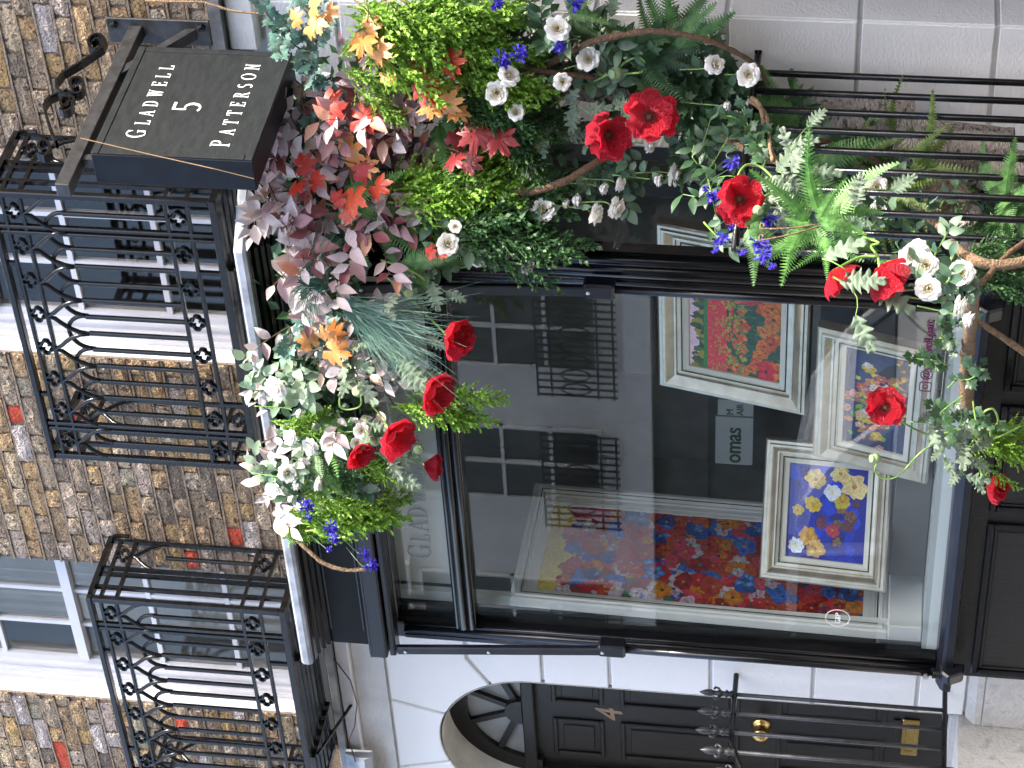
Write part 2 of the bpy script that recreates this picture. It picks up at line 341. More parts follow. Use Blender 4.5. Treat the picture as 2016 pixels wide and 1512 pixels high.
# sash windows
def sash(x0, x1, rows, name, room_mat, curtain=False):
    wroot = MB().box(x0, x0 + .004, .02, .24, WZ0, WZ1).build('sash_window', 'white_paint', house)   # left reveal
    fr = MB(); fr.box(x1 - .004, x1, .02, .24, WZ0, WZ1); fr.box(x0 + .004, x1 - .004, .02, .24, WZ1 - .004, WZ1)
    fr.box(x0 + .004, x0 + .03, .105, .22, WZ0, WZ1); fr.box(x0 + .03, x0 + .055, .12, .22, WZ0, WZ1); fr.box(x0 + .055, x0 + .10, .14, .22, WZ0, WZ1); fr.box(x0 + .086, x0 + .1, .128, .14, WZ0, WZ1); fr.box(x1 - .10, x1 - .004, .13, .22, WZ0, WZ1); fr.box(x0 + .10, x1 - .10, .13, .22, WZ1 - .1, WZ1 - .004); fr.box(x0 + .10, x1 - .10, .13, .22, WZ0, WZ0 + .1)
    fr.box(x0 + .10, x0 + .135, .15, .2, WZ0 + .1, WZ1 - .1); fr.box(x1 - .135, x1 - .10, .15, .2, WZ0 + .1, WZ1 - .1)
    fr.build('window_frame', 'white_paint', wroot)
    MB().box(x0 - .03, x1 + .03, -.04, .14, WZ0 - .05, WZ0).build('window_sill', 'white_paint', wroot)
    a, b = x0 + .135, x1 - .135; zz = [WZ0 + .1] + [q[0] for q in rows] + [WZ1 - .1]
    for q, th in rows: MB().box(a, b, .135 if th > .03 else .158, .195, q - th / 2, q + th / 2).build('glazing_bar', 'white_paint', wroot)
    for i in (1, 2): xx = a + (b - a) * i / 3; MB().box(xx - .011, xx + .011, .16, .192, WZ0 + .1, WZ1 - .1).build('glazing_bar', 'white_paint', wroot)
    for i in range(3):
        for j in range(len(zz) - 1): MB().box(a + (b - a) * i / 3, a + (b - a) * (i + 1) / 3, .174, .178, zz[j], zz[j + 1]).build('pane', 'sash_glass', wroot)
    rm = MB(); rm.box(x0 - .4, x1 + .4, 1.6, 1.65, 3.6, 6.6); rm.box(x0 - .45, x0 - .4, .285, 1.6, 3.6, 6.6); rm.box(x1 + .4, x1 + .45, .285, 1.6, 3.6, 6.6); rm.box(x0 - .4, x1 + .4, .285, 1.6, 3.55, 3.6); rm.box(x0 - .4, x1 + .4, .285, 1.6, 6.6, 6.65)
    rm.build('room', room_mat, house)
    if curtain:
        cu = MB(); n = 44
        for (u0, u1) in ((x0 + .1, x0 + .62), (x1 - .3, x1 - .1)):
            prev = None
            for i in range(n + 1):
                u = u0 + (u1 - u0) * i / n; y = .42 + .025 * math.sin(i * 1.35) + .008 * math.sin(i * .7)
                if prev: cu.face([(prev[0], prev[1], 4.0), (u, y, 4.0), (u, y, 6.4), (prev[0], prev[1], 6.4)])
                prev = (u, y)
        cu.build('curtain', 'curtain', house, smooth=True)
sash(*WINS[0], [(4.482, .024), (4.87, .024), (5.265, .05), (5.68, .024), (6.0, .024)], 'l', 'display_white', True)
sash(*WINS[1], [(4.487, .024), (4.878, .024), (5.27, .05), (5.68, .024), (6.0, .024)], 'r', 'room')

# stucco ground floor: backing with openings, then rusticated blocks
DX0, DX1, DC, DR, DZ = -9.395, -8.495, -8.945, .45, 3.015
SX0, SX1 = -7.93, -5.36                                # shop opening
bk = MB()
bk.box(-10.4, DX0 - .02, .012, .28, 0, 3.9); bk.box(DX1 + .02, SX0, .012, .28, 0, 3.9); bk.box(SX1, -4.76, .012, .28, 0, 3.9)
bk.box(DX0 - .02, DX1 + .02, .012, .28, DZ + DR + .03, 3.9); bk.box(SX0, SX1, .012, .28, 3.62, 3.9); bk.box(DX0 - .02, DX1 + .02, .012, .28, 0, 1.0)
for s in (-1, 1):
    arc = [(DC + s * (DR + .02) * math.cos(a), DZ + (DR + .02) * math.sin(a)) for a in [math.pi / 2 * i / 8 for i in range(9)]]
    bk.prism(arc + [(DC, DZ + DR + .03), (DC + s * (DR + .02), DZ + DR + .03)], 1, .014, .27)
bk.box(-4.8, -4.765, .28, 1.2, 0, 3.9)
bk.build('stucco_backing', 'stucco_old', house)
def block(poly, m='stucco', y0=0., inset=.009):
    k = len(poly); cx = sum(p[0] for p in poly) / k; cz = sum(p[1] for p in poly) / k
    area = sum(poly[i][0] * poly[(i + 1) % k][1] - poly[(i + 1) % k][0] * poly[i][1] for i in range(k))
    if area < 0: poly = poly[::-1]
    q = []
    for i in range(k):
        a, b, c_ = V((*poly[i - 1], 0)), V((*poly[i], 0)), V((*poly[(i + 1) % k], 0)); e1 = (b - a).normalized(); e2 = (c_ - b).normalized()
        n1 = V((-e1.y, e1.x, 0)); n2 = V((-e2.y, e2.x, 0)); nn = n1 + n2; nn = nn / max(.3, nn.length_squared) * 2
        q.append(b + nn * inset)
    mb = MB(); n = len(q); bev = .004
    f0 = [mb.vert((p.x + (cx - p.x) * 0, y0 + bev, p.y)) for p in q]
    f1 = []
    for i in range(n):
        a, b, c_ = q[i - 1], q[i], q[(i + 1) % n]; e1 = (b - a).normalized(); e2 = (c_ - b).normalized(); nn = V((-e1.y, e1.x, 0)) + V((-e2.y, e2.x, 0)); nn = nn / max(.3, nn.length_squared) * 2
        p = b + nn * bev; f1.append(mb.vert((p.x, y0, p.y)))
    bk_ = [mb.vert((p.x, y0 + .02, p.y)) for p in q]
    mb.f.append(tuple(f1))
    for i in range(n): j = (i + 1) % n; mb.f.append((f0[i], f0[j], f1[j], f1[i])); mb.f.append((bk_[i], bk_[j], f0[j], f0[i]))
    return mb.build('stucco_block', m, house)
def rect(x0, x1, z0, z1, m='stucco'): return block([(x0, z0), (x1, z0), (x1, z1), (x0, z1)], m)
def arcp(a0, a1, n=7): return [(DC + DR * math.cos(math.radians(a0 + (a1 - a0) * i / n)), DZ + DR * math.sin(math.radians(a0 + (a1 - a0) * i / n))) for i in range(n + 1)]
ZT = 3.70
for s in (1, -1):
    def mir(p): return [(DC + s * (x - DC), z) for x, z in p]
    xe = SX0 if s == 1 else DC + (DC - SX0)
    block(mir(arcp(24, 67) + [(-8.69, ZT), (SX0, ZT), (SX0, 3.304), (-8.352, 3.304)]))
    block(mir(arcp(0, 24) + [(-8.352, 3.300), (SX0, 3.300), (SX0, 2.949), (DX1, 2.949)]))
    for z0, z1 in ((2.632, 2.949), (2.163, 2.632), (1.694, 2.163), (1.222, 1.694), (1.0, 1.222)): block(mir([(DX1, z0), (SX0, z0), (SX0, z1), (DX1, z1)]))
block(arcp(67, 113) + [(-9.2, ZT), (-8.69, ZT)])
for z0, z1 in ((3.07, 3.56), (2.593, 3.07), (2.119, 2.593), (1.644, 2.119), (1.16, 1.644), (.68, 1.16), (.2, .68)): rect(SX1 - .0, -4.752, z0, z1, 'stucco_right')
rect(SX1, -4.752, 3.56, 3.85, 'stucco_right')
# doorway reveal of the shop entrance on the right
for z0, z1 in ((3.07, 3.56), (2.593, 3.07), (2.119, 2.593), (1.644, 2.119), (1.16, 1.644), (.68, 1.16), (.2, .68)):
    MB().box(-4.766, -4.752, .004, .62, z0 + .009, z1 - .009).build('stucco_block', 'stucco_right', house, bevel=.003)
# frieze, string course with lead cap, plinth
MB().box(-10.4, SX0 - .002, -.005, .02, 3.705, 3.855).build('frieze', 'stucco_old', house)
MB().box(-10.4, -8.0, -.045, .02, 3.857, 3.925).build('string_course', 'white_paint', house, bevel=.006)
MB().prism([(-.075, 3.93), (-.075, 3.962), (.02, 4.0), (.02, 3.93)], 0, -10.4, -7.9).build('lead_cap', 'lead_dark', house)
MB().prism([(-.11, 3.80), (-.13, 3.83), (-.10, 3.93), (-.07, 3.93), (-.07, 3.80)], 0, -10.4, -9.0).build('lead_hood', 'lead', house)
MB().prism([(-.012, 4.0), (-.03, 4.01), (.012, 4.12), (.012, 4.0)], 0, -9.05, -8.72).build('lead_flashing', 'lead', house)
MB().box(-4.95, -3.6, -.05, .02, 3.86, 3.97).build('string_course', 'stucco_right', house, bevel=.008)
MB().box(-5.36, -3.6, -.09, .02, 3.975, 4.02).build('lead_cap', 'lead_dark', house)
MB().prism([(-.05, .93), (-.05, .96), (-.012, .998), (.01, .998), (.01, .93)], 0, DX1 + .01, SX0).build('plinth_moulding', 'stone_dirty', house)
MB().box(DX1 + .0, SX0, -.05, .011, .5, .928).build('plinth', 'stone_dirty', house, bevel=.006)
MB().box(-9.6, -8.5, -.9, .0, .1, .55).build('door_step', 'stone_dirty', house); MB().box(-9.6, -8.5, -.45, .05, .55, 1.03).build('door_step', 'stone_dirty', house)
# arch soffit + jambs of the door recess
rv = MB(); n = 20
for i in range(n):
    a, b = math.pi * i / n, math.pi * (i + 1) / n
    P = lambda t, y: (DC + DR * math.cos(t), y, DZ + DR * math.sin(t))
    rv.face([P(a, .004), P(b, .004), P(b, .3), P(a, .3)])
rv.face([(DX1, .004, 1.0), (DX1, .3, 1.0), (DX1, .3, DZ), (DX1, .004, DZ)]); rv.face([(DX0, .004, 1.0), (DX0, .3, 1.0), (DX0, .3, DZ), (DX0, .004, DZ)])
rv.build('arch_soffit', 'soffit', house)
# fanlight + front door
fan = MB(); F0, F1 = .20, .245
def ring(r0, r1, y0, y1, a0=0, a1=180, n=22, c=(DC, 3.10)):
    pts = [(c[0] + r0 * math.cos(math.radians(a0 + (a1 - a0) * i / n)), c[1] + r0 * math.sin(math.radians(a0 + (a1 - a0) * i / n))) for i in range(n + 1)]
    pts2 = [(c[0] + r1 * math.cos(math.radians(a0 + (a1 - a0) * i / n)), c[1] + r1 * math.sin(math.radians(a0 + (a1 - a0) * i / n))) for i in range(n + 1)]
    mb = MB()
    for i in range(n): mb.prism([pts[i], pts[i + 1], pts2[i + 1], pts2[i]], 1, y0, y1)
    return mb
fl = ring(.36, .45, F0, F1, c=(DC, DZ)).build('fanlight', 'door_black', house)
ring(.004, .085, F0 - .01, F1, n=10).build('fanlight_hub', 'door_black', fl)
for a in (26, 68, 112, 154):
    t = math.radians(a); MB().bar((DC + .07 * math.cos(t), .222, 3.10 + .07 * math.sin(t)), (DC + .345 * math.cos(t), .222, 3.08 + .34 * math.sin(t)), .03, .035, V((0, 1, 0))).build('fanlight_bar', 'door_black', fl)
for a in range(5):
    t0 = 36 * a; MB().prism([(DC, 3.1)] + [(DC + .36 * math.cos(math.radians(t0 + 36 * i / 5)), 3.085 + .355 * math.sin(math.radians(t0 + 36 * i / 5))) for i in range(6)], 1, .228, .232).build('pane', 'fan_glass', fl)
MB().box(DX0, DX1, .19, .25, 3.04, 3.10).build('door_transom', 'door_black', house, bevel=.006)
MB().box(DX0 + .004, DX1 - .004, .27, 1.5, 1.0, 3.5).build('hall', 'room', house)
dr = MB().box(DX0 + .03, DX1 - .03, .235, .262, 1.06, 3.04).build('front_door', 'door_black', house)
fr = MB(); fr.box(DX0, DX0 + .03, .2, .265, 1.0, 3.04); fr.build('door_frame', 'door_black', dr); MB().box(DX1 - .03, DX1, .2, .265, 1.0, 3.04).build('door_frame', 'door_black', dr)
def moulding(x0, x1, z0, z1, y, par, m, wd=.022, pr=.014, name='panel_moulding'):
    mb = MB()
    for (a, b, c_, d) in ((x0, x1, z0, z0 + wd), (x0, x1, z1 - wd, z1), (x0, x0 + wd, z0 + wd, z1 - wd), (x1 - wd, x1, z0 + wd, z1 - wd)): mb.box(a, b, y - pr, y, c_, d)
    return mb.build(name, m, par, bevel=.005)
for (za, zb) in ((2.70, 2.955), (2.04, 2.62), (1.34, 1.86)):
    for (xa, xb) in ((DX0 + .12, DC - .06), (DC + .06, DX1 - .12)):
        moulding(xa, xb, za, zb, .2352, dr, 'door_black'); MB().box(xa + .05, xb - .05, .228, .2352, za + .05, zb - .05).build('door_panel', 'door_black', dr, bevel=.004)
MB().box(DX0, DX1, .14, .27, .995, 1.055).build('threshold', 'stone_dirty', house, bevel=.006)
kn = MB(); prof = [(.0, 0.), (.045, 0), (.048, .008), (.03, .012), (.02, .03), (.03, .045), (.044, .06), (.04, .078), (.018, .086), (0, .087)]
def revolve(prof, pos, axis, k=16):
    mb = MB(); ax = V(axis).normalized(); u = ax.orthogonal().normalized(); v_ = ax.cross(u); pos = V(pos); prev = None
    for r, h in prof:
        cur = [mb.vert(pos + ax * h + (u * math.cos(2 * math.pi * j / k) + v_ * math.sin(2 * math.pi * j / k)) * max(r, .0002)) for j in range(k)]
        if prev:
            for j in range(k): mb.f.append((prev[j], prev[(j + 1) % k], cur[(j + 1) % k], cur[j]))
        prev = cur
    return mb
tag(revolve(prof, (DC, .235, 1.935), (0, -1, 0), 20).build('door_knob', 'brass', dr, smooth=True), 'round brass knob in the middle of the black door')
lb = MB().box(DC - .13, DC + .13, .222, .235, 1.185, 1.265).build('letterbox', 'brass', dr, bevel=.004); tag(lb, 'brass letterbox low on the black door')
moulding(DC - .1, DC + .1, 1.2, 1.25, .2222, dr, 'brass', .008, .004, 'letterbox_flap')
MB().box(DC - .02, DC + .12, .226, .235, 1.275, 1.305).build('notice_strip', 'riser_black', dr)

# ------------------------------------------------------------------ lettering
def glyph_poly(ch):
    """serif capitals as strokes on a unit cap height; returns (width, list of polygons)"""
    T, N_ = .115, .045; P = []
    def q(x0, y0, x1, y1): P.append([(x0, y0), (x1, y0), (x1, y1), (x0, y1)])
    def ser(x, y, w_=.30): q(x - w_ / 2, y - .022, x + w_ / 2, y + .022)
    def stem_(x, y0=0, y1=1): q(x - T / 2, y0, x + T / 2, y1); ser(x, .022 if y0 == 0 else y0); ser(x, .978 if y1 == 1 else y1)
    def dia(x0, y0, x1, y1, w_): P.append([(x0 - w_ / 2, y0), (x0 + w_ / 2, y0), (x1 + w_ / 2, y1), (x1 - w_ / 2, y1)])
    def arc(cx, cy, rx, ry, a0, a1, tv=T, th=N_, n=18):
        for i in range(n):
            t0, t1 = math.radians(a0 + (a1 - a0) * i / n), math.radians(a0 + (a1 - a0) * (i + 1) / n); pl = []
            for t in (t0, t1): pl.append((cx + rx * math.cos(t), cy + ry * math.sin(t)))
            for t in (t1, t0): pl.append((cx + (rx - tv) * math.cos(t), cy + (ry - th) * math.sin(t)))
            P.append(pl)
    w_ = .7
    if ch == 'L': stem_(.18); q(.18, 0, .6, N_); q(.56, 0, .61, .26); w_ = .68
    elif ch == 'E': stem_(.18); q(.18, 0, .6, N_); q(.56, 0, .61, .25); q(.18, .95, .57, 1); q(.53, .77, .58, 1); q(.18, .49, .45, .54); q(.42, .42, .46, .61); w_ = .70
    elif ch == 'T': stem_(.36); q(.04, .95, .68, 1); q(.03, .75, .075, 1); q(.645, .75, .69, 1); w_ = .74
    elif ch == 'A': dia(.12, 0, .40, 1, .055); dia(.68, 0, .40, 1, T + .01); q(.24, .31, .58, .36); ser(.12, .022, .24); ser(.68, .022, .3); w_ = .84
    elif ch == 'W': dia(.2, 1, .36, 0, T); dia(.58, 1, .36, 0, .05); dia(.52, 1, .72, 0, T); dia(.92, 1, .72, 0, .05); ser(.2, .978, .28); ser(.55, .978, .26); ser(.92, .978, .22); w_ = 1.08
    elif ch == 'D': stem_(.18); arc(.32, .5, .44, .5, -90, 90); q(.18, 0, .33, N_); q(.18, .95, .33, 1); w_ = .86
    elif ch == 'P': stem_(.18); arc(.32, .735, .3, .265, -90, 90); q(.18, .95, .33, 1); q(.18, .47, .33, .52); w_ = .70
    elif ch == 'R': stem_(.18); arc(.32, .745, .29, .255, -90, 90); q(.18, .95, .33, 1); q(.18, .49, .33, .54); dia(.38, .51, .68, 0, T + .02); ser(.68, .022, .24); w_ = .82
    elif ch == 'O': arc(.46, .5, .43, .51, 0, 360, n=32); w_ = .92
    elif ch == 'N': q(.125, 0, .175, 1); ser(.15, .022, .26); ser(.1, .978, .2); q(.645, 0, .695, 1); dia(.16, 1, .66, 0, T + .03); ser(.67, .978, .26); w_ = .86
    elif ch == 'S': arc(.33, .745, .25, .255, 35, 270, .12); arc(.33, .27, .27, .27, -145, 90, .12); w_ = .66
    elif ch == 'G': arc(.46, .5, .43, .51, 42, 330, n=26); q(.66, .03, .66 + T, .44); ser(.73, .44, .28); q(.74, .7, .79, .97); w_ = .92
    elif ch == '&': arc(.36, .76, .2, .24, 0, 360, .09); arc(.33, .27, .29, .27, 60, 345, .12); dia(.24, .72, .72, 0, .12); w_ = .8
    elif ch == '5': q(.12, .93, .56, 1.03); q(.12, .52, .19, 1); arc(.26, .30, .3, .31, -130, 120, .11, .07); w_ = .66
    elif ch == ' ': w_ = .4
    return w_, P
def lettering(name, text, origin, right, up, normal, h, m, parent, track=.16, bigfirst=1.0, length=None):
    """each letter a part of its own, standing 2 mm proud"""
    right, up, normal = V(right), V(up), V(normal); x = 0; items = []
    for i, ch in enumerate(text):
        s = h * (bigfirst if i == 0 else 1); w_, P = glyph_poly(ch); items.append((x, s, P)); x += (w_ + track) * s
    k = (length / x) if length else 1
    for x0, s, P in items:
        if not P: continue
        mb = MB()
        for j, pl in enumerate(P):
            z0, z1 = 0., .0015 + .00012 * (j % 9)
            pts = [V(origin) + right * (x0 + a * s) * k + up * b * s for a, b in pl]; n = len(mb.v)
            mb.v += [tuple(p + normal * z0) for p in pts] + [tuple(p + normal * z1) for p in pts]; kk = len(pts)
            mb.f.append(tuple(n + kk + i for i in range(kk)))
            for i in range(kk): mb.f.append((n + i, n + (i + 1) % kk, n + kk + (i + 1) % kk, n + kk + i))
        mb.build(name, m, parent)
def sans(name, text, origin, right, up, normal, h, m, parent, spacing=1.0, bold=0.):
    c_ = bpy.data.curves.new('t', 'FONT'); c_.body = text; c_.size = 1; c_.space_character = spacing; c_.extrude = .002 / h; c_.offset = bold
    o = bpy.data.objects.new('t', c_); COL.objects.link(o); bpy.context.view_layer.update()
    me = bpy.data.meshes.new_from_object(o.evaluated_get(bpy.context.evaluated_depsgraph_get())); bpy.data.objects.remove(o); bpy.data.curves.remove(c_)
    right, up, normal = V(right), V(up), V(normal)
    me.transform(Matrix(((right.x * h, up.x * h, normal.x * h, origin[0]), (right.y * h, up.y * h, normal.y * h, origin[1]), (right.z * h, up.z * h, normal.z * h, origin[2]), (0, 0, 0, 1))))
    me.materials.clear(); me.materials.append(MATS[m]); return link(name, me, parent)
# house number 4, a sloping bronze figure
tag(sans('house_number', '4', (DC - .055, .2345, 2.605), (1, 0, .12), (.12, 0, 1), (0, -1, 0), .185, 'bronze', dr, bold=.012), 'bronze figure 4 on the black door')

# ------------------------------------------------------------------ shopfront bay
shop = thing('shopfront', 'glossy black shopfront with canted bay window and lead topped cornice', 'shopfront', (-6.7, -.2, 0))
BL_, BR_ = -7.89, -5.64
def plan(d): cx = BR_ + .414 * d; cy = -.30 - d; return [(BL_, 0.01), (BL_, cy), (cx, cy), (cx - cy, 0.0)]
def sweep(prof, closed_end=True):
    mb = MB(); rows = [[mb.vert((x, y, z)) for x, y in plan(d)] for d, z in prof]
    for a, b in zip(rows, rows[1:]):
        for i in range(3): mb.f.append((a[i], a[i + 1], b[i + 1], b[i]))
    return mb
sweep([(-.04, 3.60), (.02, 3.60), (.02, 3.655), (.06, 3.66), (.06, 3.83), (-.02, 3.83)]).build('fascia', 'fascia_black', shop)
sweep([(.055, 3.822), (.075, 3.826), (.08, 3.84), (.10, 3.843), (.105, 3.856), (.13, 3.86), (.14, 3.872), (.175, 3.876), (.18, 3.892), (0, 3.893)]).build('cornice', 'black_paint', shop)
sweep([(.17, 3.884), (.198, 3.886), (.205, 3.9), (.203, 3.925), (.19, 3.937), (.08, 3.95), (-.12, 3.985), (-.29, 4.0)]).build('lead_flashing', 'lead', shop)
for zz in (3.668, 3.815): MB().box(-7.80, -5.72, -.3635, -.356, zz, zz + .006).build('fascia_bead', 'iron_grey', shop)
# awning cassette and its bars
aw = MB().prism([(-.30, 3.548), (-.452, 3.552), (-.458, 3.56), (-.458, 3.62), (-.445, 3.634), (-.30, 3.64)], 0, -7.86, -5.60).build('awning_cassette', 'navy_black', shop)
MB().box(-7.86, -5.60, -.462, -.46, 3.622, 3.627).build('cassette_bead', 'iron_grey', aw)
MB().prism([(-.36, 3.515), (-.425, 3.518), (-.43, 3.525), (-.43, 3.546), (-.36, 3.547)], 0, -7.875, -5.59).build('awning_front_bar', 'navy_black', shop, bevel=.003)
for X, dx in ((-7.845, .10), (-5.77, .05)):
    arm = MB().bar((X, -.415, 3.515), (X + dx, -.415, 2.53), .045, .028, V((0, 1, 0))).build('awning_arm', 'navy_black', shop, bevel=.005)
    MB().box(X + dx - .04, X + dx + .03, -.43, -.36, 2.50, 2.62).build('arm_bracket', 'navy_black', arm, bevel=.01)
    for t in (.04, .42, .93): p = V((X, -.43, 3.515)).lerp(V((X + dx, -.43, 2.53)), t); revolve([(.008, 0), (.008, .004), (0, .005)], p, (0, -1, 0), 8).build('screw', 'steel', arm)
    rod = MB().tube([(X + dx, -.405, 2.55), (X + dx - .02, -.395, 1.2)], .016, 10).build('awning_rod', 'black_paint', shop, smooth=True)
    sp = MB(); pts = [(X + dx - .02 + .022 * math.cos(t * .9), -.395 + .022 * math.sin(t * .9), 1.19 - t * .0011) for t in range(0, 64)]
    sp.tube(pts, .0035, 5).build('rod_spring', 'black_paint', rod, smooth=True)
    MB().prism([(-.35, 1.05), (-.41, 1.06), (-.44, 1.12), (-.41, 1.155), (-.35, 1.16)], 0, X + dx - .05, X + dx + .01).build('rod_bracket', 'navy_black', rod, bevel=.008)
    revolve([(.014, 0), (.014, .01), (0, .011)], (X + dx - .02, -.412, 1.215), (0, -1, 0), 6).build('bolt', 'steel', rod)
# posts, transom, head, sill
def post(x0, x1, y, tubes):
    mb = MB().box(x0, x1, y, -.20, 1.17, 3.60); p = mb.build('post', 'black_paint', shop, bevel=.004)
    for tx, r, ty in tubes: MB().tube([(tx, y - ty, 1.17), (tx, y - ty, 3.50)], r, 12).build('post_bead', 'black_paint', p, smooth=True)
post(BL_, -7.785, -.30, [(-7.87, .018, -.004), (-7.83, .022, 0), (-7.797, .012, -.002)])
post(-5.82, -5.655, -.29, [(-5.80, .012, 0), (-5.765, .026, .004), (-5.715, .03, .008), (-5.67, .022, .004)])
post(-5.435, -5.36, -.09, [(-5.40, .02, .0)])
def transom(a, b, name='transom'):
    d = V((b[0] - a[0], b[1] - a[1], 0)).normalized(); n = V((d.y, -d.x, 0))
    t = MB().bar((a[0], a[1], 3.222), (b[0], b[1], 3.222), .07, .096).build(name, 'black_paint', shop, bevel=.004)
    for dz, r in ((.034, .012), (.008, .02), (-.03, .016)):
        MB().tube([V((a[0], a[1], 3.222 + dz)) + n * .036, V((b[0], b[1], 3.222 + dz)) + n * .036], r, 12).build('transom_bead', 'black_paint', t, smooth=True)
transom((-7.785, -.275), (-5.82, -.275)); transom((-5.64, -.265), (-5.40, -.025))
MB().box(-7.785, -5.82, -.3, -.2, 3.526, 3.6).build('window_head', 'black_paint', shop, bevel=.004)
MB().bar((-5.66, -.27, 3.565), (-5.36, .03, 3.565), .07, .075).build('window_head', 'black_paint', shop)
sill = sweep([(-.10, 1.172), (.03, 1.168), (.07, 1.15), (.085, 1.135), (.085, 1.105), (.03, 1.096), (-.02, 1.09)]).build('window_sill', 'navy_black', shop)
sweep([(-.015, 1.10), (-.015, .02)]).build('stall_riser', 'riser_black', shop)
for xa, xb in ((-7.86, -6.945), (-6.875, -6.3), (-6.22, -5.70)):
    moulding(xa, xb, .32, 1.022, -.2855, shop, 'black_paint', .028, .016); moulding(xa + .032, xb - .032, .352, .99, -.2855, shop, 'riser_black', .012, .008)
    MB().box(xa + .05, xb - .05, -.289, -.2855, .37, .972).build('riser_panel', 'riser_black', shop)
    
# glass
for a, b, z0, z1 in (((-7.785, -.262), (-5.82, -.262), 1.172, 3.174), ((-7.785, -.262), (-5.82, -.262), 3.27, 3.526), ((-5.655, -.262), (-5.42, -.03), 1.172, 3.174), ((-5.655, -.262), (-5.42, -.03), 3.27, 3.526)):
    zc = (z0 + z1) / 2; MB().bar((*a, zc), (*b, zc), .006, z1 - z0).build('pane', 'shop_glass', shop)
# the display inside
bed = MB().box(-7.88, -5.37, .0, .95, 1.05, 1.235); bed.box(-7.87, -5.66, -.24, .0, 1.05, 1.235); bed.build('display_bed', 'display_bed', shop)
MB().box(-7.875, -5.6, -.2405, -.235, 1.172, 1.215).build('bed_strip', 'display_white', shop)
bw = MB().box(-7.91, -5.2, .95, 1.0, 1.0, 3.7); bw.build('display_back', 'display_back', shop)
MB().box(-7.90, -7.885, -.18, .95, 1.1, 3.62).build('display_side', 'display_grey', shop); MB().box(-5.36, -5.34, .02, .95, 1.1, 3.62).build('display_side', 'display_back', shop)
MB().prism([(-7.88, .95), (-7.88, -.25), (-5.66, -.25), (-5.38, .0), (-5.38, .95)], 2, 3.58, 3.6).build('display_ceiling', 'display_white', shop)
MB().box(-7.74, -5.70, -.10, -.08, 3.22, 3.57).build('pelmet_board', 'display_white', shop)
MB().box(-7.80, -7.74, -.15, -.12, 1.24, 3.57).build('display_batten', 'display_white', shop)
q0, q1 = at(1228, 735, .5), at(1290, 585, .5); MB().box(q0.x, q1.x, .5, .56, q1.z, q0.z).build('hanging_plaque', 'plaque', shop, bevel=.006)
# lettering on the glass
GN = (0, -1, 0)
lettering('glass_letter', 'GLADWELL & PATTERSON', (-7.415, -.267, 3.352), (1, 0, 0), (0, 0, 1), GN, .085, 'letter_grey', shop, .13, 1.22, length=1.47)
lg = ring(.05, .0525, -.269, -.2665, 0, 360, 32, (-7.6, 1.6)).build('glass_logo', 'letter_white', shop)
sans('logo_letters', 'G&P', (-7.634, -.267, 1.588), (1, 0, 0), (0, 0, 1), GN, .034, 'letter_white', lg)
ig = MB()
def rrect(cx, cz, h_, r, n=5):
    pts = []
    for (sx, sz, a0) in ((1, 1, 0), (-1, 1, 90), (-1, -1, 180), (1, -1, 270)):
        for i in range(n + 1): t = math.radians(a0 + 90 * i / n); pts.append((cx + sx * (h_ - r) + r * math.cos(t), cz + sz * (h_ - r) + r * math.sin(t)))
    return pts
o_, i_ = rrect(-6.245, 1.315, .024, .008), rrect(-6.245, 1.315, .020, .006)
for k in range(len(o_)): k2 = (k + 1) % len(o_); ig.prism([o_[k], o_[k2], i_[k2], i_[k]], 1, -.2685, -.2665)
ig = ig.build('social_icon', 'letter_pink', shop); ring(.008, .011, -.2685, -.2665, 0, 360, 16, (-6.245, 1.315)).build('icon_lens', 'letter_pink', ig)
sans('glass_handle', '@gladwell.patt', (-6.21, -.267, 1.302), (1, 0, 0), (0, 0, 1), GN, .05, 'letter_pink', shop)
pw = MB().box(-7.64, -7.345, .68, .69, 2.03, 2.20).build('poster', 'poster_white', shop); sans('poster_letters', 'omas', (-7.63, .679, 2.085), (1, 0, 0), (0, 0, 1), GN, .105, 'letter_green', pw, bold=.015)
pw = MB().box(-7.335, -7.24, .68, .69, 2.03, 2.19).build('poster', 'poster_white', shop); sans('poster_letters', 'M\nAIR', (-7.33, .679, 2.12), (1, 0, 0), (0, 0, 1), GN, .045, 'letter_green', pw)

# ------------------------------------------------------------------ framed paintings
class Paint:
    def __init__(s): s.mb = MB(); s.mb.c = []; s.l = 0
    def poly(s, pts, c, cc=None):
        s.l += 1; z = .0006 + s.l * 1.2e-6; n = len(s.mb.v); k = len(pts); cx = sum(p[0] for p in pts) / k; cy = sum(p[1] for p in pts) / k
        s.mb.v += [(p[0], p[1], z) for p in pts] + [(cx, cy, z)]; s.mb.c += [c] * k + [cc or c]
        for i in range(k): s.mb.f.append((n + i, n + (i + 1) % k, n + k))
    def ell(s, x, y, a, b, rot, c, cc=None, n=9, jag=.12):
        pts = []
        for i in range(n): t = 2 * math.pi * i / n; r = 1 + U(-jag, jag); px, py = a * r * math.cos(t), b * r * math.sin(t); pts.append((x + px * math.cos(rot) - py * math.sin(rot), y + px * math.sin(rot) + py * math.cos(rot)))
        s.poly(pts, c, cc)
    def flower(s, x, y, r, c, c2, eye, n=6, sq=1.0):
        t0 = U(0, 6)
        for i in range(n):
            t = t0 + 2 * math.pi * i / n + U(-.2, .2); k = U(.8, 1.15); dk = U(.35, 1.0); s.ell(x + math.cos(t) * r * .5, y + math.sin(t) * r * .5 * sq, r * .6 * k, r * .46 * k, math.atan2(math.sin(t) * sq, math.cos(t)), tuple(q * dk for q in c), tuple(q * U(.8, 1.25) for q in (c if dk < .7 else c2)), 11, .2)
        s.ell(x, y, r * .2, r * .2 * sq, 0, eye, None, 8)
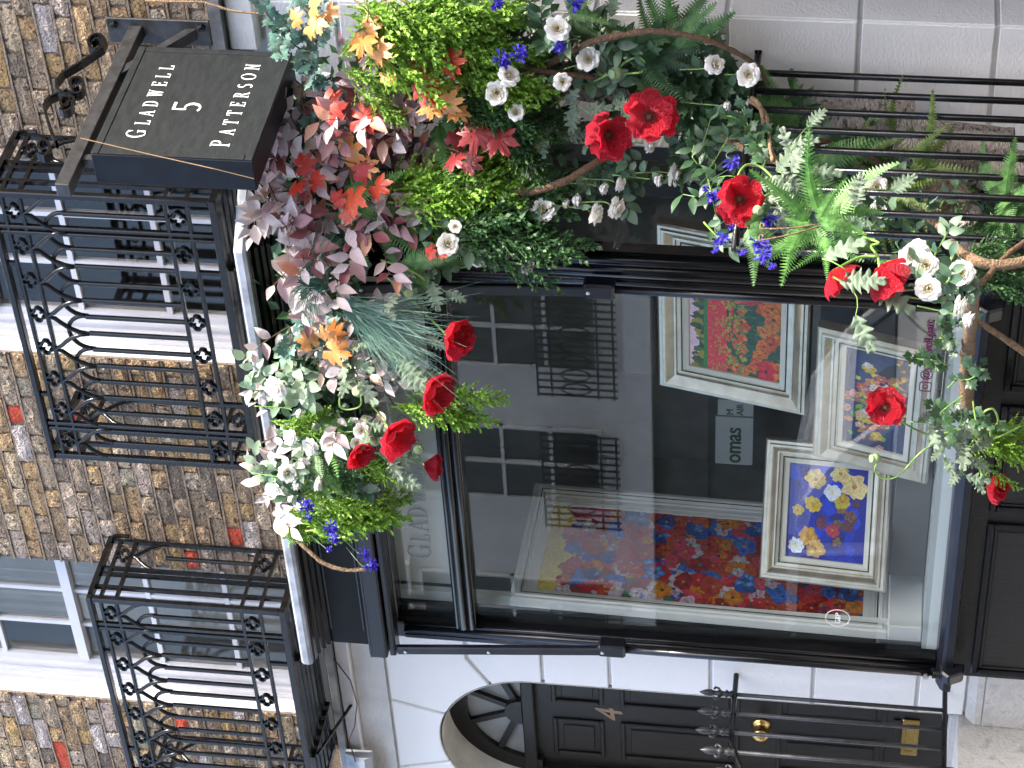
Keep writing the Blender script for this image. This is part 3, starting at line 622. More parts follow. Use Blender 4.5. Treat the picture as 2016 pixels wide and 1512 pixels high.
def clip_to(P, w_, h_):
    P.mb.v = [(min(max(x, 0), w_), min(max(y, 0), h_), z) for x, y, z in P.mb.v]
def paint_a(w_, h_):
    P = Paint(); P.poly([(0, 0), (w_, 0), (w_, h_), (0, h_)], (.16, .03, .03)); P.poly([(0, h_ * .9), (w_, h_ * .86), (w_, h_), (0, h_)], (.55, .42, .06))
    for _ in range(60): P.ell(U(0, w_), U(0, h_ * .9), U(.02, .06), U(.015, .03), U(0, 3), rng.choice([(.02, .12, .05), (.25, .02, .02), (.12, .02, .03), (.03, .09, .03)]))
    pal = [((.5, .015, .02), (.16, .005, .008)), ((.55, .05, .10), (.3, .01, .03)), ((.04, .14, .5), (.01, .03, .25)), ((.55, .20, .01), (.3, .05, .005)), ((.5, .42, .48), (.3, .10, .18)), ((.5, .07, .01), (.2, .01, .005)), ((.02, .06, .32), (.15, .3, .6)), ((.28, .008, .015), (.09, .004, .008)), ((.5, .02, .03), (.25, .01, .012)), ((.42, .04, .02), (.12, .01, .01))]
    for i in range(430): c, c2 = rng.choice(pal); P.flower(U(0, w_), U(0, h_ * .93), U(.028, .058), c, c2, rng.choice([(.02, .02, .03), (.02, .15, .05), (.3, .2, .02)]), sq=U(.6, 1))
    clip_to(P, w_, h_); return P
def paint_b(w_, h_):
    P = Paint(); P.poly([(0, 0), (w_, 0), (w_, h_), (0, h_)], (.02, .06, .035)); P.poly([(0, h_ * .88), (w_, h_ * .88), (w_, h_), (0, h_)], (.75, .42, .5))
    for i in range(70): x = U(0, w_); P.ell(x, h_ * U(.82, .92), U(.01, .022), U(.012, .03), 0, rng.choice([(.02, .06, .02), (.05, .11, .02), (.02, .03, .02), (.25, .2, .02)]), jag=.3)
    P.poly([(0, h_ * .79), (w_, h_ * .79), (w_, h_ * .83), (0, h_ * .83)], (.02, .16, .04)); P.poly([(0, h_ * .58), (w_, h_ * .60), (w_, h_ * .79), (0, h_ * .79)], (.55, .03, .05))
    for i in range(520): y = rng.random() ** .8; yy = h_ * (.78 - .40 * y); P.ell(U(0, w_), yy, .004 + .010 * y, .003 + .006 * y, 0, rng.choice([(.6, .04, .04), (.5, .10, .03), (.3, .28, .03), (.25, .3, .05), (.55, .2, .05), (.15, .2, .03)]), n=6)
    for i in range(260): P.ell(U(0, w_), U(0, h_ * .45), U(.002, .004), U(.01, .025), U(-.6, .6), rng.choice([(.03, .12, .06), (.06, .17, .07), (.02, .08, .07)]), n=6)
    for i in range(46): y = rng.random(); P.flower(U(0, w_), h_ * (.46 - .44 * y), .016 + .032 * y, rng.choice([(.62, .17, .03), (.6, .08, .03), (.55, .22, .06)]), (.35, .05, .02), (.03, .02, .02), 5, U(.5, .9))
    for x, y in ((w_ * .08, h_ * .16), (w_ * .7, h_ * .3)): P.flower(x, y, .055, (.6, .02, .04), (.3, .01, .02), (.03, .02, .02), 5, .7)
    clip_to(P, w_, h_); return P
def paint_c(w_, h_):
    P = Paint(); P.poly([(0, 0), (w_, 0), (w_, h_), (0, h_)], (.003, .008, .20), (.005, .018, .30))
    for i in range(40): P.ell(U(0, w_), U(0, h_), U(.02, .06), U(.01, .03), U(0, 3), rng.choice([(.003, .006, .12), (.005, .012, .2), (.005, .03, .4), (.004, .02, .3)]), jag=.3)
    for i in range(12): P.flower(U(.1, .95) * w_, U(0, .6) * h_, U(.015, .03), rng.choice([(.10, .04, .03), (.2, .1, .02), (.02, .12, .12), (.14, .02, .05)]), (.05, .02, .05), (.05, .05, .02), 5)
    for x, y, r, c in ((.84, .66, .045, (.72, .5, .18)), (.80, .18, .055, (.75, .55, .24)), (.92, .36, .04, (.72, .52, .2)), (.58, .68, .036, (.6, .4, .03)), (.5, .86, .024, (.6, .38, .04)), (.24, .72, .04, (.65, .33, .06)), (.12, .62, .04, (.7, .4, .12)), (.64, .32, .034, (.5, .38, .03)), (.33, .42, .03, (.45, .03, .06))):
        P.flower(x * w_, y * h_, r, c, tuple(q * .7 for q in c), (.4, .15, .02), 7)
    for x, y in ((.72, .45), (.13, .86)): P.flower(x * w_, y * h_, .035, (.75, .78, .85), (.5, .55, .7), (.6, .5, .1), 9)
    clip_to(P, w_, h_); return P
def paint_d(w_, h_):
    P = Paint(); P.poly([(0, 0), (w_, 0), (w_, h_), (0, h_)], (.02, .028, .075), (.04, .06, .16))
    P.ell(w_ * .62, h_ * .12, .2, .12, 0, (.008, .012, .02), None, 20, 0)
    for i in range(90): P.ell(w_ * (.42 + rng.gauss(0, .17)), h_ * (.5 + rng.gauss(0, .2)), U(.01, .028), U(.008, .018), U(0, 3), rng.choice([(.06, .2, .05), (.16, .28, .05), (.4, .45, .08), (.02, .08, .04), (.3, .12, .04)]), jag=.3)
    for i in range(46): P.flower(w_ * (.42 + rng.gauss(0, .17)), h_ * (.55 + rng.gauss(0, .2)), U(.014, .032), rng.choice([(.65, .25, .12), (.6, .42, .3), (.7, .68, .66), (.6, .3, .3), (.6, .45, .04), (.5, .1, .08)]), (.35, .1, .05), (.5, .4, .05), 6)
    for i in range(40): P.ell(w_ * U(.3, .95), h_ * U(0, .25), U(.006, .016), U(.004, .01), U(0, 3), rng.choice([(.5, .15, .03), (.6, .4, .03), (.3, .08, .03)]), jag=.3)
    clip_to(P, w_, h_); return P
def framed(label, x, y, z0, yaw, lean, w_, h_, fw, painter, mrail, minner, depth=.05):
    yaw, lean = math.radians(yaw), math.radians(lean); a = V((math.cos(yaw), math.sin(yaw), 0)); n = V((-math.sin(yaw), math.cos(yaw), 0)); up = V((0, 0, math.cos(lean))) + n * math.sin(lean); out = a.cross(up)
    root = thing('framed_painting', label, 'painting', (x, y, z0), 'paintings in the shop window')
    M4 = Matrix(((a.x, up.x, out.x, 0), (a.y, up.y, out.y, 0), (a.z, up.z, out.z, 0), (0, 0, 0, 1)))
    def rail(wd, prof, m, name):
        # prof: (inward offset, height)
        for k in range(4):
            mb = MB(); rows = []
            for d, hh in prof:
                A, B = [((d, d), (w_ - d, d)), ((w_ - d, d), (w_ - d, h_ - d)), ((w_ - d, h_ - d), (d, h_ - d)), ((d, h_ - d), (d, d))][k]
                rows.append((mb.vert((*A, hh)), mb.vert((*B, hh))))
            for p, q in zip(rows, rows[1:]): mb.f.append((p[0], p[1], q[1], q[0]))
            me = mb.mesh(name, m); link(name, me, root, M4.copy())
    f = fw
    rail(f, [(0, -.005), (0, depth * .7), (.008, depth * .85), (.02, depth * .85), (.024, depth), (.034, depth), (.04, depth * .9), (f * .62, depth * .55), (f * .64, depth * .62), (f * .72, depth * .62), (f * .74, depth * .4), (f, depth * .36)], mrail, 'frame_rail')
    rail(f, [(f, depth * .37), (f + .003, depth * .3), (f + .02, depth * .22), (f + .022, 0)], minner, 'frame_slip')
    g0 = .042 if mrail == 'white_frame' else f * .9
    rail(f, [(g0, depth * .92 if mrail == 'white_frame' else depth * .375 + .002), (g0 + .006, depth * .90 if mrail == 'white_frame' else depth * .37 + .002)], 'stem_brown', 'frame_groove')
    pp = painter(w_ - 2 * f - .03, h_ - 2 * f - .03); pp.mb.c = [tuple(min(.85, q * 1.35) for q in c_) for c_ in pp.mb.c]; me = pp.mb.mesh('canvas', 'painted');  # canvas colours brightened to stand in for gallery lighting
    link('canvas', me, root, M4 @ Matrix.Translation((f + .015, f + .015, .002)))
    link('backing_board', MB().box(.01, w_ - .01, .01, h_ - .01, -.008, -.002).mesh('backing_board', 'stem_brown'), root, M4.copy())
    return root
framed('large white framed painting crowded with red, blue and pink flowers', -7.786, -.20, 1.386, 94.8, -1.5, .806, 1.655, .085, paint_a, 'white_frame', 'white_frame')
framed('silver framed painting of a red poppy field under a pink sky', -6.741, .10, 1.77, -2.2, 12, .90, .64, .105, paint_b, 'silver_frame', 'frame_inner')
framed('silver framed painting of golden flowers on vivid blue', -7.568, -.12, 1.40, 31.8, 11, .627, .553, .085, paint_c, 'silver_frame', 'frame_inner')
framed('silver framed painting of a small bouquet on dark navy', -6.97, -.02, 1.258, -10.9, 12.8, .87, .49, .095, paint_d, 'silver_frame', 'frame_inner')
MB_ = MB().box(-7.62, -7.0, .02, .4, 1.237, 1.392); tag(MB_.build('display_plinth', 'room', None, bevel=.006), 'dark grey plinth under the blue painting', 'plinth')
MB_ = MB().box(-7.875, -7.70, -.2, .62, 1.237, 1.384); tag(MB_.build('display_plinth', 'white_frame', None, bevel=.006), 'low pale plinth under the large white framed painting', 'plinth')
ea = thing('display_easel', 'dark easel holding the poppy field painting', 'easel', (-6.3, .3, 1.237))
for xx in (-6.6, -6.0): MB().bar((xx, .08, 1.24), (xx + .02 * (1 if xx < -6.3 else -1), .30, 2.2), .04, .025).build('easel_leg', 'room', ea)
MB().bar((-6.3, .62, 1.24), (-6.3, .27, 2.1), .04, .025).build('easel_leg', 'room', ea); MB().box(-6.75, -5.85, .03, .12, 1.735, 1.765).build('easel_ledge', 'room', ea)

# ------------------------------------------------------------------ hanging sign and its bracket
SXF, SXB = -4.84, -4.975; SY0, SY1, SZ0, SZ1 = -.865, -.205, 3.685, 4.265
sign = thing('hanging_sign', 'dark grey box sign with white lettering hanging from an iron bracket', 'sign', (-4.9, -.53, SZ0))
MB().box(SXB, SXF - .006, SY0, SY1, SZ0, SZ1).build('sign_box', 'sign_box', sign, bevel=.004)
MB().box(SXF - .006, SXF - .003, SY0 + .03, SY1 - .03, SZ0 + .03, SZ1 - .03).build('sign_panel', 'sign_face', sign)
for (a, b, c_, d) in ((SY0, SY1, SZ0, SZ0 + .03), (SY0, SY1, SZ1 - .03, SZ1), (SY0, SY0 + .03, SZ0 + .03, SZ1 - .03), (SY1 - .03, SY1, SZ0 + .03, SZ1 - .03)): MB().box(SXF - .006, SXF, a + .001, b - .001, c_ + .001, d - .001).build('sign_frame', 'sign_face', sign, bevel=.002)
for yy in (SY0 + .04, SY1 - .06): MB().box(-4.925, -4.89, yy - .015, yy + .015, SZ1, 4.31).build('hanging_lug', 'iron_grey', sign)
TX = SXF - .003
lettering('sign_letter', 'GLADWELL', (TX, -.765, 4.10), (0, 1, 0), (0, 0, 1), (1, 0, 0), .054, 'letter_white', sign, .55, 1.28, length=.47)
lettering('sign_letter', '5', (TX, -.60, 3.94), (0, 1, 0), (0, 0, 1), (1, 0, 0), .10, 'letter_white', sign)
lettering('sign_letter', 'PATTERSON', (TX, -.795, 3.785), (0, 1, 0), (0, 0, 1), (1, 0, 0), .054, 'letter_white', sign, .55, 1.28, length=.53)
brk = thing('sign_bracket', 'black wrought iron bracket with scrolls above the hanging sign', 'bracket', (-4.9, 0, 4.33))
MB().box(-4.935, -4.88, -1.0, -.012, 4.31, 4.362).build('bracket_arm', 'iron_grey', brk, bevel=.003)
MB().box(-4.96, -4.85, -.014, -.001, 4.05, 4.45).build('wall_plate', 'iron_grey', brk, bevel=.003)
MB().prism([(-.012, 4.10), (-.32, 4.31), (-.26, 4.31), (-.012, 4.14)], 0, -4.93, -4.885).build('bracket_stay', 'iron_grey', brk)
for zz in (4.08, 4.42): revolve([(.016, 0), (.016, .012), (.008, .016), (0, .018)], (-4.875, -.014, zz), (0, -1, 0), 6).build('wall_bolt', 'iron', brk)
def scroll(path, name='scroll'):
    pts = [atx(x, y, -4.905) for x, y in path]; mb = MB(); wd = .032; th = .006
    rows = []
    for i, p in enumerate(pts):
        t = (pts[min(i + 1, len(pts) - 1)] - pts[max(i - 1, 0)]).normalized(); n = t.cross(V((1, 0, 0))).normalized() * .005
        rows.append([mb.vert(p + n * a + V((.017 * b, 0, 0))) for a, b in ((1, 1), (1, -1), (-1, -1), (-1, 1))])
    for p, q in zip(rows, rows[1:]):
        for j in range(4): mb.f.append((p[j], p[(j + 1) % 4], q[(j + 1) % 4], q[j]))
    return mb.build(name, 'iron', brk)
def spiral(cx, cy, r0, r1, a0, turns, n=20): return [(cx + (r0 + (r1 - r0) * i / n) * math.cos(math.radians(a0) + turns * 2 * math.pi * i / n), cy + (r0 + (r1 - r0) * i / n) * math.sin(math.radians(a0) + turns * 2 * math.pi * i / n)) for i in range(n + 1)]
scroll(spiral(190, 90, 6, 19, 200, 1.4)[:] + [(203, 99), (160, 128), (125, 148), (112, 165), (113, 180), (125, 188)] + spiral(150, 171, 21, 6, 150, -1.3))
scroll(spiral(130, 208, 6, 17, 20, 1.3) + [(146, 198), (135, 190), (115, 189), (96, 198), (88, 212), (92, 232), (104, 268), (112, 284)])
scroll(spiral(86, 294, 6, 17, 60, 1.2) + [(88, 312), (104, 306)])
tag(MB().tube([at(160, 281, -.87) + V((.02, 0, 0)), at(300, 305, -.88), at(420, 332, -.9), at(500, 352, -.88)], .0016, 4).build('copper_wire', 'wire'), 'thin copper wire running down the edge of the hanging sign', 'wire')
tag(MB().tube([at(286, 2, -.1), at(400, 4, -.12), at(460, 22, -.14), at(545, 30, -.16)], .005, 5).build('cable', 'vine_light'), 'pale cable curving from the sign bracket to the garland', 'cable')
tag(MB().tube([at(640, 1283, -.03), at(660, 1300, -.06), at(690, 1340, -.07), at(703, 1385, -.07), at(698, 1430, -.07), at(687, 1457, -.08), at(700, 1500, -.13)], .0032, 6).build('cable', 'cable', smooth=True), 'thin dark cable looping below the left balcony', 'cable')

# ------------------------------------------------------------------ balconies
BZ = dict(top=4.90, r2=4.85, r3=4.778, sp=4.62, l1=4.205, l2=4.12, bot=4.03)
PITCHX = .1715
def quatre(r=.030, t=.012, d=.011):
    mb = MB(); n = 10; lobes = []
    for k in range(4):
        c0 = k * 90; cx, cz = r * .62 * math.cos(math.radians(c0)), r * .62 * math.sin(math.radians(c0))
        o_ = [(cx + r * .62 * math.cos(math.radians(c0 - 125 + 250 * i / n)), cz + r * .62 * math.sin(math.radians(c0 - 125 + 250 * i / n))) for i in range(n + 1)]
        i_ = [(cx + r * .40 * math.cos(math.radians(c0 - 125 + 250 * i / n)), cz + r * .40 * math.sin(math.radians(c0 - 125 + 250 * i / n))) for i in range(n + 1)]
        for i in range(n): mb.prism([o_[i], o_[i + 1], i_[i + 1], i_[i]], 1, -d, d)
    return mb.mesh('quatrefoil', 'iron')
QM = quatre(); BARH = BZ['sp'] - BZ['l1']
def barx(h_): return MB().box(-.0088, .0088, -.0085, .0085, 0, h_).mesh('baluster', 'iron', bevel=.003)
BARM = barx(BARH)
def arc_mesh(name, pts): return MB().tube([(x, 0, z) for x, z in pts], .0092, 8).mesh(name, 'iron', smooth=True)
hp = PITCHX / 2; rise = BZ['r3'] - BZ['sp']
rnd_arch = arc_mesh('round_arch', [(-hp, -.01), (-hp, .0)] + [(-hp * math.cos(t), .085 * math.sin(t)) for t in [math.pi * i / 12 for i in range(13)]] + [(hp, -.01)])
og = [(-hp, 0), (-hp * .93, .035), (-hp * .72, .075), (-hp * .42, .105), (-hp * .16, .128), (-.004, rise)]
ogee = arc_mesh('ogee_arch', og + [(-x, z) for x, z in og[::-1][1:]])
def balcony(x0, x1, yF, label, drop=0.):
    b = thing('balcony', label, 'balcony', ((x0 + x1) / 2, yF, 3.98), 'iron balconies under the first floor windows')
    L = V(b.location)
    def P(mb, name, m='iron', **k): return mb.build(name, m, b, **k)
    z = BZ
    P(MB().box(x0 - .015, x1 + .015, yF - .018, yF + .018, z['top'] - .014, z['top'] + .012), 'top_rail', bevel=.004)
    P(MB().box(x0 - .02, x1 + .02, yF - .02, yF + .02, z['bot'] - .03, z['bot']), 'bottom_rail', bevel=.003)
    for k in ('r2', 'r3', 'l1', 'l2'): P(MB().box(x0, x1, yF - .009, yF + .009, z[k] - .008, z[k] + .008), 'rail', bevel=.003)
    for xx in (x0, x1): P(MB().box(xx - .014, xx + .014, yF - .014, yF + .014, z['bot'], z['top'] - .014), 'corner_post', bevel=.004)
    for xx in (x0 + PITCHX, x1 - PITCHX):
        for dx in (-.014, .014): P(MB().box(xx + dx - .008, xx + dx + .008, yF - .011, yF + .011, z['bot'], z['top'] - .014), 'post', bevel=.003)
    nq = int(round((x1 - x0) / PITCHX)); st = (x1 - x0) / nq
    def part(name, me, p, rot=0): o = link(name, me, b); o.matrix_local = Matrix.Translation(V(p) - L) @ Matrix.Rotation(rot, 4, 'Z'); return o
    for i in range(nq):
        q = x0 + (i + .5) * st
        part('quatrefoil', QM, (q, yF, (z['r2'] + z['r3']) / 2)); part('quatrefoil', QM, (q, yF, (z['l1'] + z['l2']) / 2))
        part('baluster', BARM, (q, yF, z['l1'])); part('ogee_arch', ogee, (q, yF - .005, z['sp']))
        if 0 < i < nq and i not in (1, nq - 1): part('baluster', BARM, (x0 + i * st, yF, z['l1']))
        if i > 0: part('round_arch', rnd_arch, (x0 + i * st, yF + .006, z['sp']))
    for xx in (x0 + 2 * st, x1 - 2 * st):
        for za, zb in (('r2', 'top'), ('bot', 'l2')): P(MB().box(xx - .008, xx + .008, yF - .008, yF + .008, z[za], z[zb]), 'strut')
    # side panels
    for xx in (x0, x1):
        P(MB().box(xx - .018, xx + .018, yF + .018, -.03, z['top'] - .012, z['top'] + .010), 'side_top_rail'); P(MB().box(xx - .02, xx + .02, yF + .02, -.02, z['bot'] - .03, z['bot'] - .002), 'side_bottom_rail')
        for yy in (-.045, yF + .19, yF + .155, yF + .075): P(MB().box(xx - .009, xx + .009, yy - .008, yy + .008, z['bot'], z['top'] - .012), 'side_bar')
        for k in ('r2', 'r3', 'l1', 'l2'): P(MB().box(xx - .008, xx + .008, yF + .014, -.05, z[k] - .008, z[k] + .008), 'side_rail')
        ym = (yF + .19 - .045) / 2
        part('quatrefoil', QM, (xx, ym, (z['r2'] + z['r3']) / 2), math.pi / 2); part('quatrefoil', QM, (xx, ym, (z['l1'] + z['l2']) / 2), math.pi / 2)
        part('ogee_arch', ogee, (xx, ym, z['sp']), math.pi / 2); part('baluster', BARM, (xx, ym, z['l1']))
        P(MB().tube([(xx, -.03, z['top']), (xx, -.018, z['top'] - .01), (xx, -.012, z['top'] - .04), (xx, -.012, z['top'] - .075)], .011, 5), 'wall_fixing')
    # floor of iron slats
    n = 6
    for i in range(n): yy = yF + .05 + i * (-.04 - yF - .06) / (n - 1); P(MB().box(x0 + .02, x1 - .02, yy - .018, yy + .018, z['bot'] - .026, z['bot'] - .012), 'floor_slat')
    for xx in (x0 + .35, x1 - .35): P(MB().bar((xx, yF + .03, z['bot'] - .034), (xx, -.01, z['bot'] - .034), .012, .02), 'floor_bearer'); P(MB().bar((xx, yF + .05, z['bot'] - .05), (xx, -.01, z['bot'] - .16), .012, .012), 'floor_stay')
    return b
balcony(-6.78, -5.40, -.405, 'black iron balcony with quatrefoils above the flower covered bay window')
balcony(-9.05, -7.67, -.405, 'black iron balcony with quatrefoils above the door numbered 4')

# ------------------------------------------------------------------ railings
r = thing('iron_railing', 'black round bar railing in front of logs and ferns beside the bay window', 'railing', (-4.906, -.6, .1))
MB().tube([(-4.906, .0, 2.003), (-4.906, -1.145, 2.003)], .013, 8).build('top_rail', 'iron', r, smooth=True)
MB().box(-4.918, -4.894, -.006, .0, 1.99, 2.016).build('wall_plate', 'iron', r)
MB().tube([(-4.906, .0, .25), (-4.906, -1.2, .25)], .013, 8).build('bottom_rail', 'iron', r, smooth=True)
bm_ = MB().tube([(0, 0, .1), (0, 0, 2.0)], .0125, 10).mesh('bar', 'iron', smooth=True)
for i in range(10): o = link('bar', bm_, r); o.location = V((-4.906, -.126 - i * .1125, 0)) - V(r.location)
r = thing('iron_railing', 'black spear topped railing beside the steps of the door numbered 4', 'railing', (-8.322, -.3, 1.0))
MB().tube([(-8.322, 0, 2.045), (-8.322, -.40, 2.04), (-8.322, -.6, 1.96), (-8.322, -1.2, 1.55)], .0125, 8).build('top_rail', 'iron', r, smooth=True)
MB().tube([(-8.322, -.01, 1.10), (-8.322, -.5, 1.10), (-8.322, -.7, .95)], .012, 6).build('bottom_rail', 'iron', r)
bm_ = MB().tube([(0, 0, 1.09), (0, 0, 2.04)], .0095, 8).mesh('bar', 'iron_grey', smooth=True)
spm = revolve([(.012, 0), (.018, .01), (.011, .02), (.02, .032), (.011, .042), (.014, .055), (.02, .062), (.012, .075), (.011, .085), (.017, .105), (.014, .13), (.005, .15), (.0, .158)], (0, 0, 0), (0, 0, 1), 10)
for s in (-1, 1): spm.tube([(0, s * .01, .058), (0, s * .03, .07), (0, s * .034, .085), (0, s * .024, .09)], .006, 5)
spm = spm.mesh('spear_head', 'iron_grey', smooth=True)
for i in range(6):
    y = -.12 - i * .1115; zt = 2.045 if i < 3 else 2.04 - max(0, (-.40 - y)) * .5
    o = link('bar', bm_, r); o.location = V((-8.322, y, zt - 2.045)) - V(r.location); o = link('spear_head', spm, r); o.location = V((-8.322, y, zt + .003)) - V(r.location)

# ------------------------------------------------------------------ across the street (seen in the glass)
opp = thing('opposite_house', 'white stucco house with green shopfront across the street', 'house', (-16, -12.2, 0))
MB().box(-34, -3, -12.6, -12.2, 4.0, 8.2).build('wall', 'opp_white', opp); MB().box(-34, -3, -12.55, -12.15, 0, 3.7).build('shopfront', 'opp_green', opp); MB().box(-34, -3, -12.6, -11.95, 3.7, 4.0).build('cornice', 'opp_white', opp)
ob = thing('added_brick_house', 'dark brick house added across the street to darken the canted glass', 'house', (3, -12.2, 0)); MB().box(-2.99, 14, -12.6, -12.2, 0, 8.0).build('wall', 'opp_brick', ob)  # added dark front, so the canted glass has no bright wall to reflect
for x in (-1.5, .8, 3.1, 5.4, 7.7):
    for z0, z1 in ((1, 3), (4.3, 6.4)): MB().box(x - .5, x + .5, -12.2, -12.17, z0, z1).build('window', 'opp_window', ob)
for i, x in enumerate((-30.4, -28.1, -25.6, -23.4, -20.8, -18.4, -16.4, -14.0, -11.6, -9.2, -6.8, -4.4)):
    for z0, z1 in ((4.3, 6.5),):
        wn = MB().box(x - .55, x + .55, -12.2, -12.19, z0, z1).build('window', 'opp_window', opp); fb = MB()
        for q in (-.57, 0, .53): fb.box(x + q, x + q + .04, -12.19, -12.15, z0, z1)
        for q in range(5): fb.box(x - .57, x + .57, -12.188, -12.152, z0 + (z1 - z0) * q / 4 - .02, z0 + (z1 - z0) * q / 4 + .02)
        fb.build('window_bars', 'opp_white', wn)
    MB().box(x - .75, x + .75, -12.2, -12.05, 6.6, 6.75).build('hood_mould', 'opp_white', opp)
    if i in (4, 6, 5, 7):
        fb = MB()
        for q in range(15): fb.box(x - .7 + q * .1, x - .686 + q * .1, -11.92, -11.9, 4.05, 4.9)
        for zz in (4.08, 4.25, 4.75, 4.9): fb.box(x - .72, x + .72, -11.925, -11.895, zz, zz + .02)
        for q in range(7): fb.tube([(x - .6 + q * .2 + .08 * math.cos(t), -11.91, 4.5 + .16 * math.sin(t)) for t in [2 * math.pi * j / 10 for j in range(11)]], .012, 4)
        fb.build('balcony_railing', 'iron', opp)
for x0 in (-23, -19.6, -16.2, -12.8):
    MB().box(x0, x0 + 2.6, -12.15, -12.13, .7, 3.0).build('shop_pane', 'opp_window', opp); MB().box(x0 - .1, x0 + 2.7, -12.15, -12.05, 3.1, 3.55).build('fascia', 'room', opp)
    MB().box(x0 + .4, x0 + 1.5, -12.128, -12.12, 1.6, 2.2).build('shop_card', 'poster_white', opp)
# unseen house block and porch, added to shade the right wall and doorway
nb = thing('added_house_block', 'added unseen house block that shades the shop entrance and right wall', 'house', (-2.5, -.4, 0))
MB().box(-4.75, -3.55, 1.2, 1.3, 0, 3.3).build('added_door_wall', 'riser_black', nb); MB().box(-4.75, -3.55, .02, 1.2, 3.0, 3.3).build('added_porch_ceiling', 'stucco_right', nb)
MB().box(-3.55, 4, -.78, 1.3, 0, 4.15).build('sun_block', 'stucco_right', nb); MB().box(-3.58, 4, .0, .3, 4.16, 8).build('wall', 'stock_brick', nb)

# white van at the far kerb, seen in the shop glass
van = thing('parked_van', 'white van with dark windows parked at the far kerb', 'van', (-15.4, -9.0, -.12))
VY0, VY1 = -9.9, -8.15
side = [(-18.1, .25), (-12.75, .25), (-12.7, .75), (-12.95, 1.08), (-13.7, 1.22), (-18.1, 1.25), (-18.2, .8)]
MB().prism(side, 1, VY0, VY1).build('body', 'car_white', van, bevel=.03)
rf = [(-13.75, 1.23), (-14.2, 1.62), (-14.8, 1.92), (-15.6, 2.03), (-17.2, 2.02), (-17.9, 1.93), (-18.12, 1.26)]
mb = MB()
for p, q in zip(rf, rf[1:]):
    for yy in (VY0 + .03, VY1 - .09): mb.bar((p[0], yy + .03, p[1]), (q[0], yy + .03, q[1]), .07, .10)
mb.build('roof_frame', 'car_white', van)
MB().prism([(a, b) for a, b in rf[1:6]] + [(a, b - .05) for a, b in rf[5:0:-1]], 1, VY0 + .06, VY1 - .06).build('roof', 'car_white', van)
for xx in (-15.3, -16.9): MB().bar((xx, VY1 - .04, 1.24), (xx - .1, VY1 - .06, 2.0), .10, .05).build('pillar', 'car_white', van)
MB().prism([(-13.9, 1.24), (-14.3, 1.6), (-14.85, 1.87), (-15.6, 1.98), (-17.85, 1.95), (-18.0, 1.26)], 1, VY0 + .1, VY1 - .1).build('window', 'opp_window', van)
for xx in (-13.75, -17.1):
    for yy in (VY0 + .02, VY1 - .2):
        wh = revolve([(.2, 0), (.32, .01), (.34, .05), (.34, .17), (.32, .21), (.2, .22)], (xx, yy, .22), (0, 1, 0), 20).build('wheel', 'tyre', van, smooth=True); revolve([(0, .19), (.19, .2), (.2, .21), (.2, .1)], (xx, yy, .22), (0, 1, 0), 16).build('rim', 'steel', wh, smooth=True)
for yy in (VY0 + .12, VY1 - .42): MB().box(-12.76, -12.69, yy, yy + .3, .66, .84).build('headlight', 'steel', van, bevel=.01)

# ================================================================== the floral garland
rng.seed(11)
def sheet(outline, m, fold=.25, curl=.25, n=None, rows=7, seed=0):
    """leaf from half-width profile [(t, w)], folded along the midrib and curled along its length"""
    r = random.Random(seed); mb = MB(); prev = None
    def wid(t):
        for (a, wa), (b, wb) in zip(outline, outline[1:]):
            if a <= t <= b: return wa + (wb - wa) * (t - a) / (b - a + 1e-9)
        return 0
    for i in range(rows + 1):
        t = i / rows; w_ = wid(t); zc = -curl * t * t + .02 * r.uniform(-1, 1)
        cur = [mb.vert((-w_, t, zc + fold * w_ + .02 * r.uniform(-1, 1))), mb.vert((0, t, zc)), mb.vert((w_, t, zc + fold * w_ + .02 * r.uniform(-1, 1)))]
        if prev:
            for k in (0, 1): mb.f.append((prev[k], prev[k + 1], cur[k + 1], cur[k]))
        prev = cur
    return mb.mesh('leaf', m, smooth=True)
def fan_leaf(tips, m, seed=0, cup=.12, droop=.2):
    """lobed leaf (maple, ivy): outline points (angle, radius) about a centre, base at the origin"""
    r = random.Random(seed); mb = MB(); cx, cy = 0, .42
    c0 = mb.vert((cx, cy, 0)); ring_ = []; mid = []
    for a, rad in tips:
        t = math.radians(a); x, y = cx + rad * math.sin(t), cy + rad * math.cos(t); rr = math.hypot(x, y)
        ring_.append(mb.vert((x, y, -droop * rad * rad + cup * math.sin(3 * t) * rad + .03 * r.uniform(-1, 1))))
        mid.append(mb.vert((cx + (x - cx) * .5, cy + (y - cy) * .5, (.03 if rad > .35 else -.03) - droop * .2 * rad)))
    k = len(tips)
    for i in range(k - 1):
        mb.f.append((c0, mid[i], mid[i + 1])); mb.f.append((mid[i], ring_[i], ring_[i + 1], mid[i + 1]))
    return mb.mesh('leaf', m, smooth=True)
_h = [(0, .74), (5, .60), (9, .64), (14, .50), (20, .38), (27, .42), (32, .56), (38, .58), (44, .68), (50, .56), (56, .54), (62, .42), (70, .40), (80, .50), (88, .60), (94, .50), (104, .46), (114, .40), (124, .46), (134, .50), (146, .42), (165, .38)]
MAPLE = [(-a, r_) for a, r_ in _h[::-1]] + _h[1:]
IVY = [(-170, .40), (-140, .46), (-112, .42), (-92, .56), (-72, .40), (-52, .34), (-40, .50), (-24, .36), (0, .66), (24, .36), (40, .50), (52, .34), (72, .40), (92, .56), (112, .42), (140, .46), (170, .40)]
OVAL = [(0, .02), (.15, .16), (.4, .30), (.62, .30), (.85, .18), (1, .02)]
LANCE = [(0, .015), (.2, .13), (.42, .225), (.6, .21), (.8, .12), (1, .0)]
